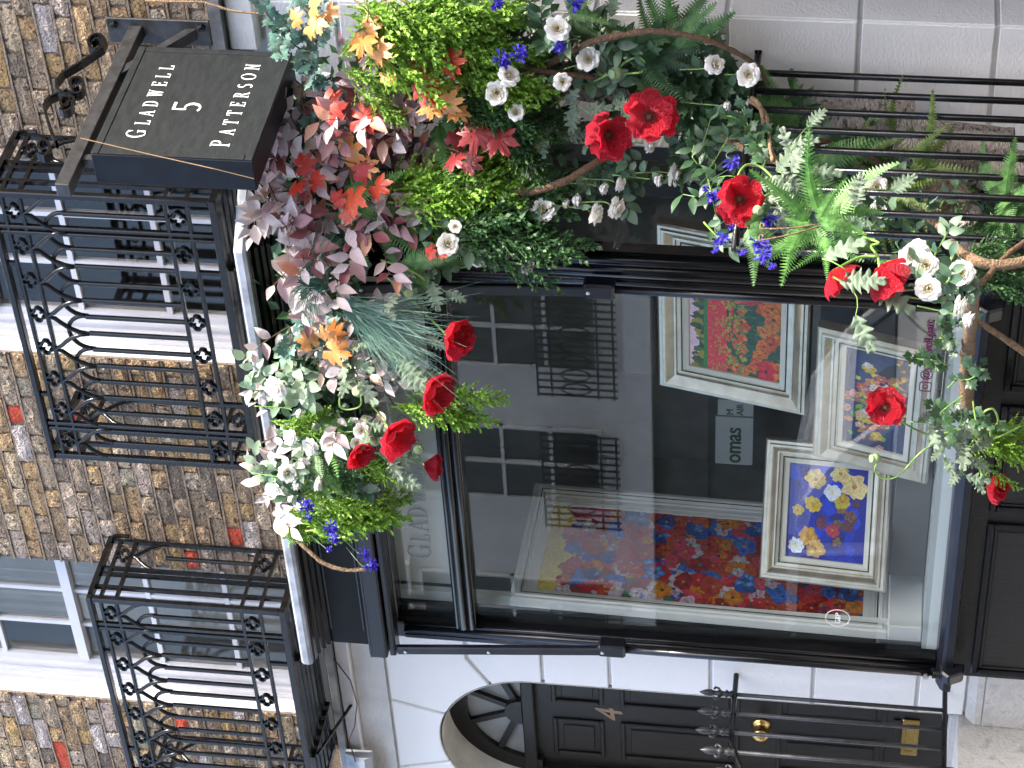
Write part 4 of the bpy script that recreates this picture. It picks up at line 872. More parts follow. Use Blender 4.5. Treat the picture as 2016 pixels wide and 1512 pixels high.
def lobed(m, seed, L=5):
    """dusty miller / oak like leaf"""
    r = random.Random(seed); mb = MB(); prev = None; rows = 5 * L
    for i in range(rows + 1):
        t = i / rows; env = .34 * math.sin(math.pi * min(1, t * .9 + .1)) ** .7; ph_ = (t * L) % 1; sw = (ph_ / .7 if ph_ < .7 else (1 - ph_) / .3) ** 1.2; w_ = env * (.3 + .7 * sw) + .012; sh = .09 * sw; zc = -.25 * t * t + .03 * r.uniform(-1, 1)
        cur = [mb.vert((-w_, t + sh, zc + .12 * w_ + .05 * r.uniform(-1, 1))), mb.vert((-w_ * .5, t + sh * .5, zc + .06 + .03 * r.uniform(-1, 1))), mb.vert((0, t, zc)), mb.vert((w_ * .5, t + sh * .5, zc + .06 + .03 * r.uniform(-1, 1))), mb.vert((w_, t + sh, zc + .12 * w_ + .05 * r.uniform(-1, 1)))]
        if prev:
            for k in range(4): mb.f.append((prev[k], prev[k + 1], cur[k + 1], cur[k]))
        prev = cur
    return mb.mesh('leaf', m, smooth=True)
def frond(m, seed, pairs=24, wmax=.22, curl=.3, toothed=True):
    r = random.Random(seed); mb = MB()
    def spine(t): return V((.16 * math.sin(t * 1.8 + seed * 2.1) * t, t, -curl * t * t))
    mb.tube([spine(i / 10) for i in range(11)], [.008 * (1 - .8 * i / 10) for i in range(11)], 4)
    for i in range(pairs):
        t = .08 + .92 * i / pairs; w_ = wmax * min(1, t * 6 + .2) * (1 - t) ** .72 + .012; p = spine(t); th = .72 / pairs
        for s in (-1, 1):
            tip = p + V((s * w_, w_ * .32 + .01, -w_ * .25 + r.uniform(-.012, .012))); n = 3 if toothed else 1; prevL = p + V((0, -th, 0)); prevR = p + V((0, th, 0))
            for k in range(1, n + 1):
                f = k / n; q = p.lerp(tip, f); ww = th * (1 - f * .85) * (1.0 if k == n else 1.25); L_, R_ = q + V((0, -ww, .004)), q + V((0, ww, .004))
                ids = [mb.vert(prevL), mb.vert(prevR), mb.vert(R_), mb.vert(L_)]; mb.f.append(tuple(ids))
                mm = p.lerp(tip, f - .5 / n); prevL, prevR = q + V((0, -ww * .55, 0)), q + V((0, ww * .55, 0))
    return mb.mesh('frond', m, smooth=False)
def cypress_spray(m, seed, n_side=15):
    """feathery hanging spray: stem, side twigs and tiny scale leaves"""
    r = random.Random(seed); mb = MB()
    def leaflet(p, d, s):
        d = d.normalized(); x = d.orthogonal().normalized(); x = (Matrix.Rotation(r.uniform(0, 6.28), 3, d) @ x)
        a, b, c_, e = p, p + d * s * .5 + x * s * .26, p + d * s, p + d * s * .5 - x * s * .26; n = len(mb.v)
        mb.v += [tuple(a), tuple(b), tuple(c_), tuple(e)]; mb.f.append((n, n + 1, n + 2, n + 3))
    def spine(t): return V((.06 * math.sin(t * 2.5 + seed), t, -.25 * t * t))
    mb.tube([spine(i / 8) for i in range(9)], [.011 * (1 - .7 * i / 8) for i in range(9)], 4)
    for i in range(n_side * 2):
        t = .04 + .96 * (i + r.random() * .6) / (n_side * 2); p = spine(t); L = (.10 + .26 * math.sin(math.pi * min(1, .15 + t * .8)) * r.uniform(.7, 1.1)) * (1.05 - .55 * t); ang = r.uniform(0, 2 * math.pi)
        d = V((math.cos(ang), 1.0 + .5 * r.random(), math.sin(ang) * .8)).normalized()
        k = int(5 + L * 30)
        for j in range(k):
            f = (j + 1) / k; q = p + d * L * f; ld = d + V((r.uniform(-1, 1), r.uniform(-.2, .9), r.uniform(-1, 1))) * 1.0
            leaflet(q, ld, r.uniform(.042, .068) * (1.15 - .3 * f))
            if r.random() < .65: leaflet(q, d + V((r.uniform(-1, 1), r.uniform(-.4, .8), r.uniform(-1, 1))) * 1.2, r.uniform(.03, .05))
        mb.bar(p, p + d * L, .004, .004)
    return mb.mesh('spray', m)
LEAF = {}
def variants(key, fn, n): LEAF[key] = [fn(i) for i in range(n)]
for k, m in (('mauve', 'leaf_mauve'), ('pale', 'leaf_pale')): variants(k, lambda i, m=m: sheet(LANCE if i % 2 else [(0, .02), (.2, .17), (.45, .27), (.7, .22), (.9, .09), (1, 0)], m, .3 + .15 * i, .12 + .12 * (i % 3), seed=i), 4)
variants('rose', lambda i: sheet(OVAL, 'leaf_rose', .25, .2 + .1 * i, seed=i), 3)
variants('green_pale', lambda i: sheet(OVAL, 'leaf_green_pale', .25, .2 + .1 * i, seed=i), 3)
variants('dark', lambda i: sheet(LANCE, 'leaf_dark', .25, .2 + .1 * i, seed=i), 3)
for k, m in (('maple_red', 'leaf_maple_red'), ('maple_gold', 'leaf_maple_gold'), ('maple_dark', 'leaf_maple_dark')): variants(k, lambda i, m=m: fan_leaf(MAPLE, m, i, .10 + .05 * i, .25), 3)
variants('ivy', lambda i: fan_leaf(IVY, 'leaf_ivy', i, .06, .25), 3); variants('teal', lambda i: fan_leaf(IVY, 'leaf_teal', i, .1, .3), 3)
variants('dusty', lambda i: lobed('leaf_dusty', i, 4 + i), 3)
for k in ('fern_bright', 'fern_mid', 'fern_dark', 'fern_olive'): variants(k, lambda i, k=k: frond(k, i, 24 if k != 'fern_olive' else 18, .21 if k != 'fern_olive' else .12, .2 + .25 * i), 3)
variants('cypress', lambda i: cypress_spray('cypress', i, 15 + 2 * i), 4); variants('cypress_dark', lambda i: cypress_spray('cypress_dark', i + 9, 15), 3)

def toward(p): return (CAM - p).normalized()
IX, IY = DN, -RT                                   # picture right and picture down, in the world (down the wall / along it to the left)
def gY(x, y):
    """depth of the garland's face: in front of the cornice, turning back along the canted side and the wall"""
    if y > 500: b = -.60
    elif y > 300: b = -.60 + (500 - y) / 200 * .24
    else: b = -.36
    if x > 780: b += min(.16, (x - 780) / 200 * .16) if y > 500 else min(.10, (x - 780) / 300 * .10)
    return b
def G(x, y, dy=0.): return at(x, y, gY(x, y) + dy)

def sprig(name, label, cat, group, base, tip, kind, n, size, stem='stem_brown', curve=.06, spread=1.0, pairs=True, root=None):
    """stem from base to tip with single leaves as parts"""
    root = root or thing(name, label, cat, base, group); base, tip = V(base), V(tip); ax = (tip - base); L = ax.length; axn = ax.normalized(); bow = (toward(base) * .6 + rvec(.6)) * curve
    def pt(t): return base + ax * t + bow * math.sin(math.pi * t)
    MB().tube([pt(i / 5) for i in range(6)], [.0032 - .002 * i / 5 for i in range(6)], 4).build('stem', stem, root)
    for i in range(n):
        t = .15 + .85 * i / max(1, n - 1); p = pt(t); c_ = toward(p); side = axn.cross(c_).normalized() * (1 if i % 2 else -1)
        if i == n - 1: d = axn + c_ * .25 + rvec(.3)
        else: d = axn * U(.25, .8) + side * U(.5, 1.0) * spread + c_ * U(-.1, .75) + rvec(.3)
        nrm = c_ * .9 + V((.25, -.1, .45)) + rvec(.55)
        put('leaf', rng.choice(LEAF[kind]), root, orient(p, d, nrm, size * U(.72, 1.15)))
    return root
def bunch(name, label, cat, group, origin, dirs, kind, length, jitter=.03, part='spray', width=1.0):
    root = thing(name, label, cat, origin, group)
    for d in dirs:
        o = V(origin) + rvec(jitter); L = length * U(.75, 1.15); put(part, rng.choice(LEAF[kind]), root, orient(o, d, toward(o) + V((0, 0, .4)) + rvec(.4), (L * width, L, L)))
    return root

# ---- backing of dark leaves so that the garland is not see-through
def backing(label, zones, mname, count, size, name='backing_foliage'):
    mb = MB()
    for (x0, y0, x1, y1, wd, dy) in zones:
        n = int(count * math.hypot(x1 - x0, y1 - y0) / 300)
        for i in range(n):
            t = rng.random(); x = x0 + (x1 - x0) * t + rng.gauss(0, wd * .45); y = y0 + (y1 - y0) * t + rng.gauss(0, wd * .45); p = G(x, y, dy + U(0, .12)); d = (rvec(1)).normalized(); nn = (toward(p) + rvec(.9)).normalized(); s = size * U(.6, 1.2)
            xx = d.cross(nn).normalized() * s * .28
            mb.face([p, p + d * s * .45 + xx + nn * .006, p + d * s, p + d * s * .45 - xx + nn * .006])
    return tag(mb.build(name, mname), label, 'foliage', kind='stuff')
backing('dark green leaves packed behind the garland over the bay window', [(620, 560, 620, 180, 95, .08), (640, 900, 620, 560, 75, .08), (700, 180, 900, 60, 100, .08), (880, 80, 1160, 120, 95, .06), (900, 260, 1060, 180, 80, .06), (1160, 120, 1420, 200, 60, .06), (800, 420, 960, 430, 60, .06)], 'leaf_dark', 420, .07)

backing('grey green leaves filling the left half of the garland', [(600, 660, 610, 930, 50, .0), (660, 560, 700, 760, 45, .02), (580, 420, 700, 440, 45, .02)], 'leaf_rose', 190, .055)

# ---- leaf sprigs in areas: (x, y, spread x, spread y, count, kind, leaf size, leaves)
AREAS = [
 (545, 275, 40, 40, 4, 'pale', .072, 7, 'pale lilac leaf sprig below the hanging sign'),
 (520, 385, 34, 60, 6, 'pale', .075, 7, 'pale pink leaf sprig spilling over the lead ledge under the balcony'),
 (610, 300, 60, 60, 9, 'mauve', .072, 7, 'maroon and grey leaf sprig between the sign and the poppies'),
 (700, 220, 60, 60, 8, 'mauve', .070, 7, 'maroon and silver leaf sprig beside the bright red maple leaves'),
 (770, 300, 70, 60, 9, 'mauve', .070, 7, 'dark maroon leaf sprig above the corner of the bay'),
 (850, 240, 45, 40, 4, 'mauve', .064, 6, 'dark red leaf sprig above the white roses on the right'),
 (640, 450, 70, 60, 9, 'mauve', .074, 7, 'grey pink leaf sprig beside the bright fern'),
 (590, 520, 50, 50, 5, 'pale', .075, 6, 'pale apricot leaf sprig above the blue green grass'),
 (640, 690, 50, 60, 7, 'pale', .066, 6, 'pale grey pink leaf sprig around the golden maple leaf'),
 (700, 760, 60, 50, 5, 'pale', .066, 6, 'silvery pink leaf sprig above the hanging poppies'),
 (520, 900, 22, 60, 4, 'pale', .062, 6, 'pink tinged white leaf sprig reaching over the left part of the ledge'),
 (530, 985, 22, 25, 2, 'pale', .066, 6, 'white and pink leaf sprig at the left tip of the garland'),
 (570, 740, 40, 40, 5, 'green_pale', .055, 7, 'pale green leaf sprig beside the upturned white rose'),
 (600, 860, 50, 70, 8, 'green_pale', .050, 7, 'pale green leaf sprig among the white roses on the left'),
 (640, 930, 50, 40, 4, 'rose', .05, 7, 'grey green leaf sprig near the left end of the garland'),
 (568, 32, 16, 22, 3, 'teal', .046, 8, 'blue green ivy sprig above the hanging sign corner'),
 (618, 80, 22, 36, 5, 'teal', .046, 8, 'blue green ivy sprig beside the orange maple leaves'),
 (590, 650, 30, 30, 3, 'teal', .05, 8, 'small blue green ivy sprig above the golden leaf'),
 (640, 260, 40, 40, 2, 'teal', .07, 5, 'teal ivy sprig among the maroon leaves'),
 (740, 480, 40, 40, 4, 'mauve', .07, 7, 'grey maroon leaf sprig under the mint green fern'),
 (870, 480, 50, 40, 4, 'rose', .055, 7, 'grey green rose leaf sprig under the bright fern'),
 (1130, 130, 60, 50, 4, 'rose', .055, 7, 'grey green leaf sprig among the white roses on the right'),
 (1170, 330, 60, 50, 9, 'rose', .052, 7, 'grey green leaf sprig in front of the canted glass'),
 (1070, 380, 40, 30, 3, 'rose', .055, 6, 'grey green leaf sprig beside the bent vine'),
 (1320, 310, 40, 40, 4, 'rose', .05, 7, 'grey green leaf sprig under the pair of red poppies'),
 (1040, 60, 50, 40, 4, 'dark', .06, 8, 'dark green leaf sprig beside the blue cornflowers at top'),
 (1180, 60, 60, 40, 5, 'dark', .065, 8, 'dark strap leaf sprig in front of the white wall'),
 (1340, 190, 70, 50, 11, 'ivy', .062, 8, 'dark ivy sprig beside the upper red poppy'),
 (1450, 250, 40, 40, 5, 'ivy', .056, 7, 'light green ivy sprig at the end of the railing'),
 (1260, 150, 50, 40, 5, 'ivy', .06, 7, 'dark ivy sprig around the green poppy pod'),
]
for (x, y, sx, sy, n, kind, size, nl, label) in AREAS:
    cat = 'ivy' if kind in ('ivy', 'teal') else 'leaf sprig'
    root = thing('ivy_bunch' if cat == 'ivy' else 'leaf_bunch', label.replace('sprig', 'bunch'), cat.replace('sprig', 'bunch'), G(x, y, .05)); size *= 1.2
    for i in range(int(n * 1.35 + .5)):
        bx, by = x + rng.gauss(0, sx * .62), y + rng.gauss(0, sy * .6); b = G(bx, by, U(-.02, .07))
        a = U(0, 2 * math.pi); L = size * U(1.6, 2.6); d = IX * (math.cos(a) + .25) + IY * math.sin(a) + toward(b) * U(.1, .9)
        sprig('ivy_sprig' if cat == 'ivy' else 'leaf_sprig', label, cat, label + ' group', b, b + d.normalized() * L, kind, nl, size, root=root)
# ---- maple leaves
MAPL = [((600, 15), 'maple_gold', 3, .085, 'orange and cream maple leaf sprig at the top edge beside the blue green ivy'), ((565, 42), 'maple_gold', 2, .08, 'pale orange maple leaf sprig in front of the blue green ivy'), ((705, 62), 'maple_gold', 3, .10, 'yellow maple leaf sprig in the bright green cypress'), ((735, 112), 'maple_gold', 2, .075, 'small amber maple leaf sprig below the yellow one'), ((815, 135), 'maple_red', 3, .12, 'large scarlet maple leaf sprig beside the cypress'), ((845, 190), 'maple_gold', 4, .11, 'golden maple leaf sprig under the scarlet one'), ((935, 215), 'maple_dark', 3, .12, 'dark red maple leaf sprig in the shade above the roses'), ((635, 240), 'maple_red', 2, .12, 'upright red maple leaf sprig below the sign'), ((575, 320), 'maple_red', 3, .10, 'vivid red maple leaf sprig beside the sign corner'), ((690, 330), 'maple_red', 3, .12, 'orange red maple leaf sprig in the middle of the maroon leaves'), ((660, 310), 'maple_gold', 2, .11, 'orange maple leaf sprig tucked behind the red one'), ((640, 400), 'maple_red', 2, .075, 'small red maple leaf sprig above the fern'), ((870, 290), 'maple_dark', 3, .1, 'deep red maple leaf sprig at the corner of the bay'), ((610, 690), 'maple_gold', 4, .11, 'golden orange maple leaf sprig left of the blue green grass'), ((830, 500), 'maple_red', 2, .07, 'little red leaf sprig under the ferns')]
for (x, y), kind, n, size, label in MAPL:
    b = G(x, y, -.10); a = U(-.6, .9); d = (IX * math.cos(a) + IY * math.sin(a) + toward(b) * .5)
    sprig('maple_sprig', label, 'maple leaves', 'maple leaf sprigs in the garland', b, b + d.normalized() * size * .9, kind, n, size, spread=1.2)
# ---- cypress bunches: (x, y) origin, direction in the picture (angle, 0 = straight down the wall), spread, sprays, length
CYP = [((700, 20), 8, 35, 9, .40, 'cypress', 'bright green cypress bunch at the top edge right of the sign'), ((760, 110), 5, 40, 8, .36, 'cypress', 'bright green cypress bunch around the yellow maple leaf'), ((850, 50), 6, 30, 9, .36, 'cypress', 'sunlit green cypress bunch hanging above the cornflowers'), ((900, 110), 12, 25, 8, .30, 'cypress', 'green cypress bunch pointing at the paired cornflowers'), ((760, 370), 0, 28, 10, .44, 'cypress', 'bright cypress bunch beside the fern, pointing down the corner post'), ((845, 360), -6, 24, 12, .38, 'cypress', 'yellow green cypress bunch in front of the canted glass'), ((880, 450), 4, 18, 9, .42, 'cypress_dark', 'dark green cypress bunch hanging along the corner post'), ((960, 470), 12, 18, 5, .36, 'cypress_dark', 'dark green cypress tips above the awning arm'), ((900, 180), 10, 50, 8, .30, 'cypress_dark', 'shaded cypress bunch behind the scarlet maple leaf'), ((960, 240), 20, 40, 7, .30, 'cypress_dark', 'shaded cypress bunch beside the small white rose'), ((790, 775), 4, 22, 6, .32, 'cypress', 'green cypress bunch hanging in front of the glass lettering'), ((600, 960), 10, 30, 7, .26, 'cypress', 'bright cypress bunch at the left end of the garland'), ((595, 1010), 2, 13, 8, .37, 'cypress', 'long green cypress bunch hanging over the fascia on the left'), ((560, 1050), -35, 50, 6, .18, 'cypress', 'mossy green cypress tuft on the lead ledge at the left end'), ((700, 900), 8, 30, 5, .20, 'cypress', 'short green cypress bunch behind the lower poppies'), ((560, 830), 0, 50, 5, .2, 'cypress', 'yellow green cypress bunch behind the upturned rose'), ((630, 900), 20, 40, 6, .2, 'cypress_dark', 'dark cypress bunch under the white roses on the left'), ((690, 130), 0, 60, 5, .22, 'cypress', 'small yellow green cypress bunch beside the blue green ivy'), ((720, 190), 0, 60, 5, .18, 'cypress', 'small light green cypress bunch among the maroon leaves'), ((800, 20), 20, 30, 6, .34, 'cypress', 'bright cypress bunch at the top edge above the cornflowers')]
for (x, y), a0, sp, n, L, kind, label in CYP:
    o = G(x, y, -.05); dirs = []
    for i in range(int(n * 1.3)): a = math.radians(a0 + U(-sp, sp)); dirs.append(IX * math.cos(a) + IY * math.sin(a) + toward(o) * U(-.05, .4))
    bunch('cypress_bunch', label, 'cypress', 'artificial cypress bunches', o, dirs, kind, L * .95, .05)
# ---- ferns
FERN = [((670, 400), -10, 60, 5, .26, 'fern_bright', 'bright mint green fern beside the yellow cypress', 0), ((735, 430), 25, 40, 8, .26, 'fern_mid', 'mid green fern spreading under the mint green one', 0), ((790, 520), 15, 40, 6, .22, 'fern_mid', 'dark tipped fern above the window corner', 0), ((860, 240), 40, 50, 4, .22, 'fern_mid', 'shaded fern below the golden maple leaves', 0), ((640, 830), 60, 40, 5, .20, 'fern_bright', 'sea green fern among the white roses on the left', 0), ((620, 890), 30, 50, 6, .22, 'fern_mid', 'green fern hanging under the left white roses', 0), ((600, 985), 20, 30, 3, .14, 'fern_mid', 'small fern beside the left cornflowers', 0), ((1010, 210), 30, 60, 5, .2, 'fern_dark', 'dark fern under the cream rosebud', 0), ((1120, 30), -20, 60, 4, .18, 'fern_mid', 'small fern above the two cornflowers on the right', 0), ((1320, 100), -95, 60, 7, .26, 'fern_mid', 'dark green fern fanned against the white wall', 0), ((1260, 90), 40, 60, 6, .22, 'fern_dark', 'shaded fern under the arching vine', 0), ((1000, 320), 20, 40, 4, .2, 'fern_dark', 'dark fern in front of the canted window head', 0)]
for (x, y), a0, sp, n, L, kind, label, _ in FERN:
    o = G(x, y, -.03); dirs = []
    for i in range(n): a = math.radians(a0 - sp + 2 * sp * i / max(1, n - 1) + U(-8, 8)); dirs.append(IX * math.cos(a) + IY * math.sin(a) + toward(o) * U(-.1, .9))
    bunch('fern', label, 'fern', 'artificial ferns', o, dirs, kind, L, .012, 'frond')
# ---- grass tufts
def grass(label, x, y, a0, sp, n, L, droop):
    o = G(x, y, -.10); mb = MB()
    for i in range(n):
        a = math.radians(a0 + U(-sp, sp)); d = (IX * math.cos(a) + IY * math.sin(a) + toward(o) * U(.0, .7)).normalized(); l = L * U(.6, 1.15); p0 = o + rvec(.03); side = d.cross(toward(o)).normalized(); prev = None; bend = (IX * droop + rvec(.35)) * l
        for k in range(7):
            t = k / 6; p = p0 + d * l * t + bend * t * t; w_ = side * .0016 * (1 - t * .8); cur = (mb.vert(p - w_), mb.vert(p + w_))
            if prev: mb.f.append((prev[0], prev[1], cur[1], cur[0]))
            prev = cur
    r_ = thing('grass_tuft', label, 'grass tuft', o, 'artificial grass tufts'); tag(mb.build('blades', 'grass_teal', r_), kind='stuff')
grass('blue green grass tuft fountaining over the lead ledge', 630, 560, 190, 70, 200, .30, .70)
grass('teal grass tuft hanging over the fascia', 690, 600, 35, 35, 170, .30, .25)
grass('dark teal grass tuft above the first hanging poppy', 720, 640, 20, 25, 110, .26, .1)
# ---- dusty miller
DUST = [((820, 560), 15, 3, .11, 'silver lobed leaf sprig beside the round poppy pod'), ((760, 545), 80, 3, .09, 'pale silver lobed leaf sprig above the round poppy pod'), ((790, 620), 40, 3, .12, 'grey lobed leaf sprig above the first hanging poppy'), ((690, 680), 75, 5, .13, 'long silver lobed leaf sprig crossing the grass'), ((760, 690), 30, 3, .15, 'broad grey green lobed leaf hanging above the fascia'), ((720, 820), 60, 3, .09, 'pale lobed leaf sprig beside the middle poppy'), ((735, 890), 40, 4, .12, 'white frosted lobed leaf sprig under the partly hidden poppy'), ((1110, 205), 30, 4, .12, 'grey lobed leaf sprig above the paired poppies'), ((1140, 275), 20, 3, .10, 'frosted lobed leaf sprig left of the lower paired poppy'), ((1200, 205), 10, 3, .10, 'green lobed leaf sprig behind the upper paired poppy'), ((1190, 110), -80, 2, .13, 'rolled grey lobed leaf standing against the dark bark'), ((1060, 260), 10, 3, .09, 'shaded lobed leaf sprig beside the hooked poppy pod')]
for (x, y), a0, n, size, label in DUST:
    b = G(x, y, -.06); a = math.radians(a0); d = IX * math.cos(a) + IY * math.sin(a) + toward(b) * .3
    sprig('lobed_sprig', label, 'lobed leaves', 'frosted lobed leaf sprigs', b, b + d.normalized() * size * 1.1, 'dusty', n, size, stem='stem_green', spread=.7)

# ------------------------------------------------------------------ flowers
def petal_mesh(i, m='poppy_red'):
    r = random.Random(i); mb = MB(); NU, NV = 8, 7; g = []
    for j in range(NV + 1):
        t = j / NV; row = []
        for k in range(NU + 1):
            s = k / NU * 2 - 1; w_ = .14 + .58 * math.sin(min(1, t * 1.15) * math.pi / 2) * (1 - .25 * max(0, t - .75) * 4 * .6)
            edge = t * (1 + .06 * math.sin(7 * s + i) * t - .16 * s * s * t); zz = .34 * (1 - math.cos(t * 1.5)) * .5 + .22 * s * s * t + (.05 * math.sin(9 * s + 3 * t + i) + .04 * math.sin(17 * s - 5 * t + 2 * i) + .03 * r.uniform(-1, 1)) * (t ** 1.5)
            row.append(mb.vert((s * w_, edge, zz)))
        g.append(row)
    for j in range(NV):
        for k in range(NU): mb.f.append((g[j][k], g[j][k + 1], g[j + 1][k + 1], g[j + 1][k]))
    return mb.mesh('petal', m, smooth=True)
PETAL = [petal_mesh(i) for i in range(5)]
def centre_mesh():
    mb = revolve([(.0, -.05), (.10, -.02), (.17, .05), (.20, .12), (.16, .2), (.10, .23), (0, .24)], (0, 0, 0), (0, 0, 1), 10)
    r = random.Random(3)
    for i in range(60): a = r.uniform(0, 6.28); q = r.uniform(.22, .42); h = r.uniform(.12, .3); mb.tube([(.1 * math.cos(a), .1 * math.sin(a), .02), (q * math.cos(a), q * math.sin(a), h)], .012, 3); mb.tube([(q * math.cos(a), q * math.sin(a), h), (q * 1.06 * math.cos(a), q * 1.06 * math.sin(a), h + .03)], .028, 3)
    return mb.mesh('flower_centre', 'poppy_centre')
CENTRE = centre_mesh()
def smooth_path(pts, n=6):
    pts = [V(p) for p in pts]; out = []
    for i in range(len(pts) - 1):
        p0, p1, p2, p3 = pts[max(i - 1, 0)], pts[i], pts[i + 1], pts[min(i + 2, len(pts) - 1)]
        for k in range(n): t = k / n; out.append(.5 * ((2 * p1) + (p2 - p0) * t + (2 * p0 - 5 * p1 + 4 * p2 - p3) * t * t + (3 * p1 - p0 - 3 * p2 + p3) * t ** 3))
    return out + [pts[-1]]
def poppy(label, c_, face, R, opening, stem_pts=None, n=6):
    """petals round an axis; face = direction the cup looks"""
    root = thing('poppy', label, 'poppy', c_, 'red poppies'); ax = V(face).normalized(); u = ax.orthogonal().normalized(); v_ = ax.cross(u); base = V(c_) - ax * R * math.cos(math.radians(opening)) * .5
    for i in range(n):
        ph = 2 * math.pi * i / n + U(-.15, .15); o_ = math.radians(opening + (8 if i % 2 else -10) + U(-9, 9)); rad = u * math.cos(ph) + v_ * math.sin(ph)
        d = rad * math.sin(o_) + ax * math.cos(o_); nn = ax * math.sin(o_) - rad * math.cos(o_); put('petal', PETAL[i % 5], root, orient(base - ax * (.004 if i % 2 else 0), d, nn, R * (1.0 if i % 2 else .9) * U(.93, 1.07)))
    put('flower_centre', CENTRE, root, orient(base + ax * R * .04, u, ax, R * .62))
    if stem_pts: MB().tube(smooth_path([base] + [V(p) for p in stem_pts]), .0042, 6).build('stem', 'stem_green', root, smooth=True)
    return root
def fdir(p, ix, iy, c_): return IX * ix + IY * iy + toward(p) * c_
def gp(*q): return [G(x, y, dy) for x, y, dy in q]
POP = [
 ('red poppy hanging furthest down in front of the main window glass', (893, 664), -.24, (.85, .3, .55), .115, 46, [(845, 625, -.1), (790, 570, -.08)]),
 ('red poppy nodding beside the green cypress over the top light', (852, 770), -.24, (.75, .4, .55), .115, 55, [(835, 735, -.1), (800, 710, -.08), (755, 640, -.05)]),
 ('bright red poppy hanging over the lettering on the glass', (775, 858), -.24, (.7, .45, .6), .112, 58, [(755, 825, -.1), (715, 775, -.08), (690, 720, -.04)]),
 ('red poppy half hidden behind frosted leaves', (705, 892), -.14, (.5, .6, .6), .085, 55, [(700, 860, -.05)]),
 ('dark red poppy lowest of the left group, hanging in the shade', (851, 917), -.02, (1, .1, .15), .085, 34, [(820, 905, -.02), (790, 900, -.03)]),
 ('lower of two red poppies before the canted window', (1198, 267), -.18, (.35, .2, .9), .098, 62, [(1160, 265, -.06), (1120, 235, -.02), (1095, 200, 0)]),
 ('upper of two red poppies before the canted window', (1278, 230), -.18, (.1, -.1, 1), .10, 66, [(1250, 205, -.06), (1210, 200, -.03)]),
]
for label, (x, y), dy, (a, b, c_), R, op, st in POP:
    p = G(x, y, dy - .07); poppy(label, p, fdir(p, a, b, c_), R * (.88 if x < 1000 else .98), op + 4, gp(*st) if st else None)
# roses
def rose_mesh(i, openness=1.0):
    r = random.Random(40 + i); mb = MB(); mb.c = []
    layers = [(4, .02, 4, .40), (5, .07, 16, .50), (6, .13, 30, .56), (6, .18, 47, .60), (7, .21, 66, .60), (6, .22, 88, .56)]
    for li, (n, R, tilt, hgt) in enumerate(layers):
        for k in range(n):
            a0 = 2 * math.pi * (k + .37 * li) / n + r.uniform(-.15, .15); half = math.pi / n * 1.35; NU, NV = 5, 4; g = []; tl = math.radians(tilt * openness + r.uniform(-6, 6)); h = hgt * r.uniform(.9, 1.1)
            for j in range(NV + 1):
                t = j / NV; row = []
                for q in range(NU + 1):
                    s = q / NU * 2 - 1; a = a0 + s * half * (.5 + .5 * math.sin(math.pi * (.15 + .75 * t))); rad = .02 + R + h * math.sin(tl) * (t ** .8) * (1 - .14 * s * s) + .05 * math.sin(3 * s + k * 2 + li) * t * t - (.10 * max(0, t - .6) if tilt < 40 else 0); z = h * math.cos(tl) * t + .10 * math.sin(t * 2.6) * (1 if tilt > 40 else .3) - .07 * s * s * t + r.uniform(-.012, .012) - (.15 if tilt > 80 else 0) * t
                    v_ = mb.vert((rad * math.cos(a), rad * math.sin(a), z)); row.append(v_)
                    y = max(0, 1 - (li + t * .8) / 3.0); mb.c.append((.84, .83 - .10 * y, .80 - .40 * y))
                g.append(row)
            for j in range(NV):
                for q in range(NU): mb.f.append((g[j][q], g[j][q + 1], g[j + 1][q + 1], g[j + 1][q]))
    me = bpy.data.meshes.new('bloom'); me.from_pydata(mb.v, [], mb.f); at_ = me.color_attributes.new('Col', 'FLOAT_COLOR', 'POINT')
    for i_, c_ in enumerate(mb.c): at_.data[i_].color = (*c_, 1)
    me.materials.append(MATS['rose_white'])
    for p in me.polygons: p.use_smooth = True
    return me
ROSE = [rose_mesh(i, 1.0) for i in range(3)]; BUD = [rose_mesh(7 + i, .45) for i in range(2)]
CALYX = MB()
for i in range(5): a = 2 * math.pi * i / 5; CALYX.face([(.04 * math.cos(a - .4), .04 * math.sin(a - .4), -.04), (.04 * math.cos(a + .4), .04 * math.sin(a + .4), -.04), (.42 * math.cos(a + .15), .42 * math.sin(a + .15), .08), (.5 * math.cos(a), .5 * math.sin(a), .14), (.42 * math.cos(a - .15), .42 * math.sin(a - .15), .08)])
CALYX.tube([(0, 0, -.16), (0, 0, .02)], [.05, .09], 6); CALYX = CALYX.mesh('calyx', 'leaf_rose')
def rose(label, p, face, D, bud=False, stem_to=None, leaves=3):
    root = thing('rose', label, 'rose', p, 'white roses'); ax = V(face).normalized(); s = D * .62 * (1.15 if bud else 1)
    x = ax.orthogonal(); put('bloom', rng.choice(BUD if bud else ROSE), root, orient(p, Matrix.Rotation(U(0, 6.28), 3, ax) @ x, ax, s)); put('calyx', CALYX, root, orient(p, x, ax, s))
    e = V(stem_to) if stem_to is not None else V(p) - ax * .09 - IX * .08 + rvec(.02)
    MB().tube(smooth_path([V(p) - ax * .02, V(p) - ax * .05, e]), .0022, 5).build('stem', 'stem_green', root, smooth=True)
    for i in range(leaves):
        q = (V(p) - ax * .045).lerp(e, U(0, .7)); put('leaf', rng.choice(LEAF['rose']), root, orient(q, rvec(1) + IX * .3, toward(q) + rvec(.5), U(.035, .055)))
    return root
